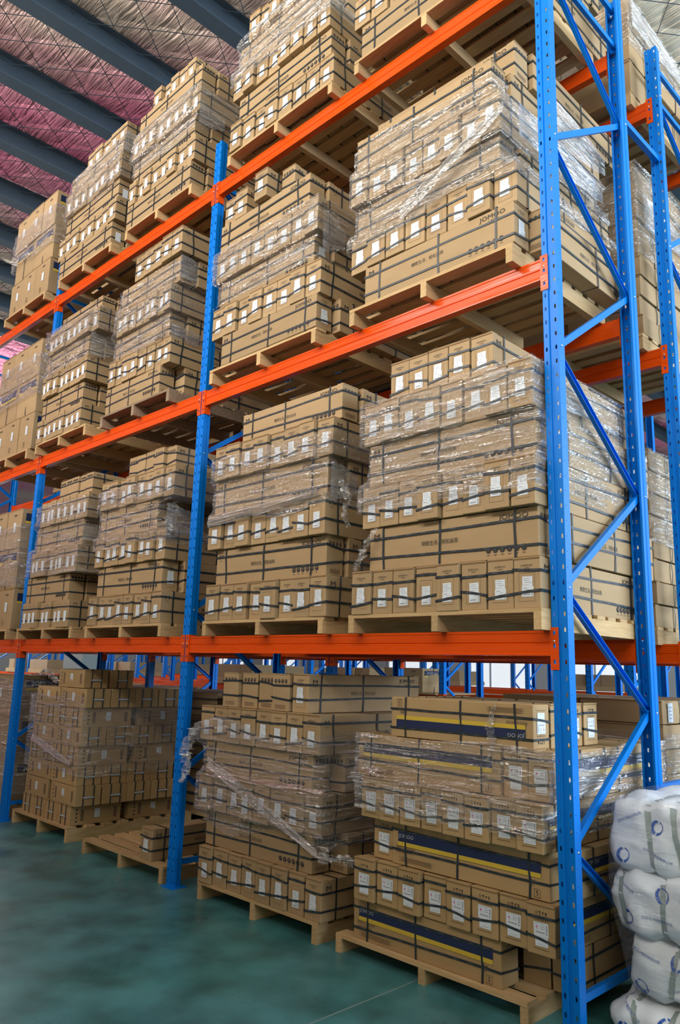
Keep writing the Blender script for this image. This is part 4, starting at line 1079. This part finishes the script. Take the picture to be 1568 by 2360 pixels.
# loose crumpled film tails
FT = {o.get('label'): o for o in scn.objects if o.name.startswith('stretch_wrap')}
def tail(key, pts, wd, seed):
    for lb, o in FT.items():
        if key in lb: crumple(o, pts, wd, seed); return
tail('lowest shelf right of the middle upright', [(-1.47, -.06, 2.72), (-1.42, -.03, 2.60), (-1.44, -.05, 2.50), (-1.41, -.03, 2.42)], .07, 1)
tail('carton stack on the lowest shelf beside the end upright', [(-1.13, -.10, 2.36), (-1.19, -.11, 2.27), (-1.24, -.10, 2.19), (-1.31, -.07, 2.135)], .09, 2)
tail('floor stack right of the middle upright', [(-2.95, -.02, 1.12), (-3.00, -.03, .98), (-2.97, -.04, .86), (-3.02, -.03, .74)], .13, 3)
tail('floor stack right of the middle upright', [(-1.60, .0, .50), (-1.52, -.02, .47), (-1.44, .02, .50), (-1.37, .05, .46)], .12, 4)
tail('floor stack of small cartons', [(-5.86, .12, 1.42), (-5.80, .12, 1.47), (-5.66, .14, 1.43), (-5.55, .16, 1.36)], .12, 5)
tail('lowest shelf left of the middle upright', [(-3.42, -.08, 2.72), (-3.38, -.06, 2.62), (-3.40, -.06, 2.55)], .08, 6)
tail('navy striped', [(-.41, .035, 1.40), (-.44, .03, 1.30), (-.42, .03, 1.22), (-.45, .03, 1.13)], .05, 7)

def gather(key, x, y0, y1, z, h, seed):
    for lb, o in FT.items():
        if key in lb: pleats(o, (x, y0, z), (x, y1, z), h, seed, (1, 0, 0)); return
b2, b1, b3 = L2+H2, L1+H1, L3+H3
gather('middle shelf left of the middle', -3.515, -.07, .26, b2+1.02, .22, 1)
gather('middle shelf left of the middle', -3.555, -.09, .22, b2+.50, .10, 11)
gather('farther stack on the middle shelf', -5.06, -.08, .22, b2+.74, .24, 2)
gather('top shelf left of the middle', -3.375, -.08, .20, b3+.60, .20, 3)
gather('farther stack on the top shelf', -4.76, -.08, .16, b3+1.03, .24, 4)
gather('stack on the lowest shelf left of the middle', -3.42, -.08, .20, b1+.68, .28, 5)
gather('farther stack on the lowest shelf', -4.83, -.08, .18, b1+.80, .16, 6)
gather('lowest shelf right of the middle', -1.535, -.08, .16, b1+.74, .24, 7)
gather('middle shelf right of the middle', -1.69, -.08, .14, b2+.56, .30, 8)
gather('middle shelf beside the end', -.13, -.08, .9, b2+.62, .22, 9)
gather('middle shelf beside the end', -.13, .30, .95, b2+.82, .28, 10)
gather('carton stack on the lowest shelf beside', -.052, .0, .55, b1+1.05, .14, 12)
gather('second rack, top shelf', -.115, 1.48, 2.5, b3+.55, .22, 13)
gather('second rack, middle shelf', -.115, 1.50, 2.3, b2+.80, .26, 14)
gather('navy striped', -.085, -.02, .5, .98, .14, 15)
def front_gather(key, x0, x1, y, z0, z1, h, seed):
    for lb, o in FT.items():
        if key in lb: pleats(o, (x0, y, z0), (x1, y, z1), h, seed, (0, -1, 0)); return
front_gather('middle shelf beside the end', -.95, -.20, -.115, b2+.43, b2+.78, .10, 21)
front_gather('lowest shelf right of the middle', -2.78, -1.60, -.115, b1+.68, b1+.74, .07, 22)
front_gather('floor stack right of the middle', -2.75, -1.62, -.01, .86, .45, .08, 23)
front_gather('small cartons', -5.8, -4.95, .07, .80, .62, .07, 25)
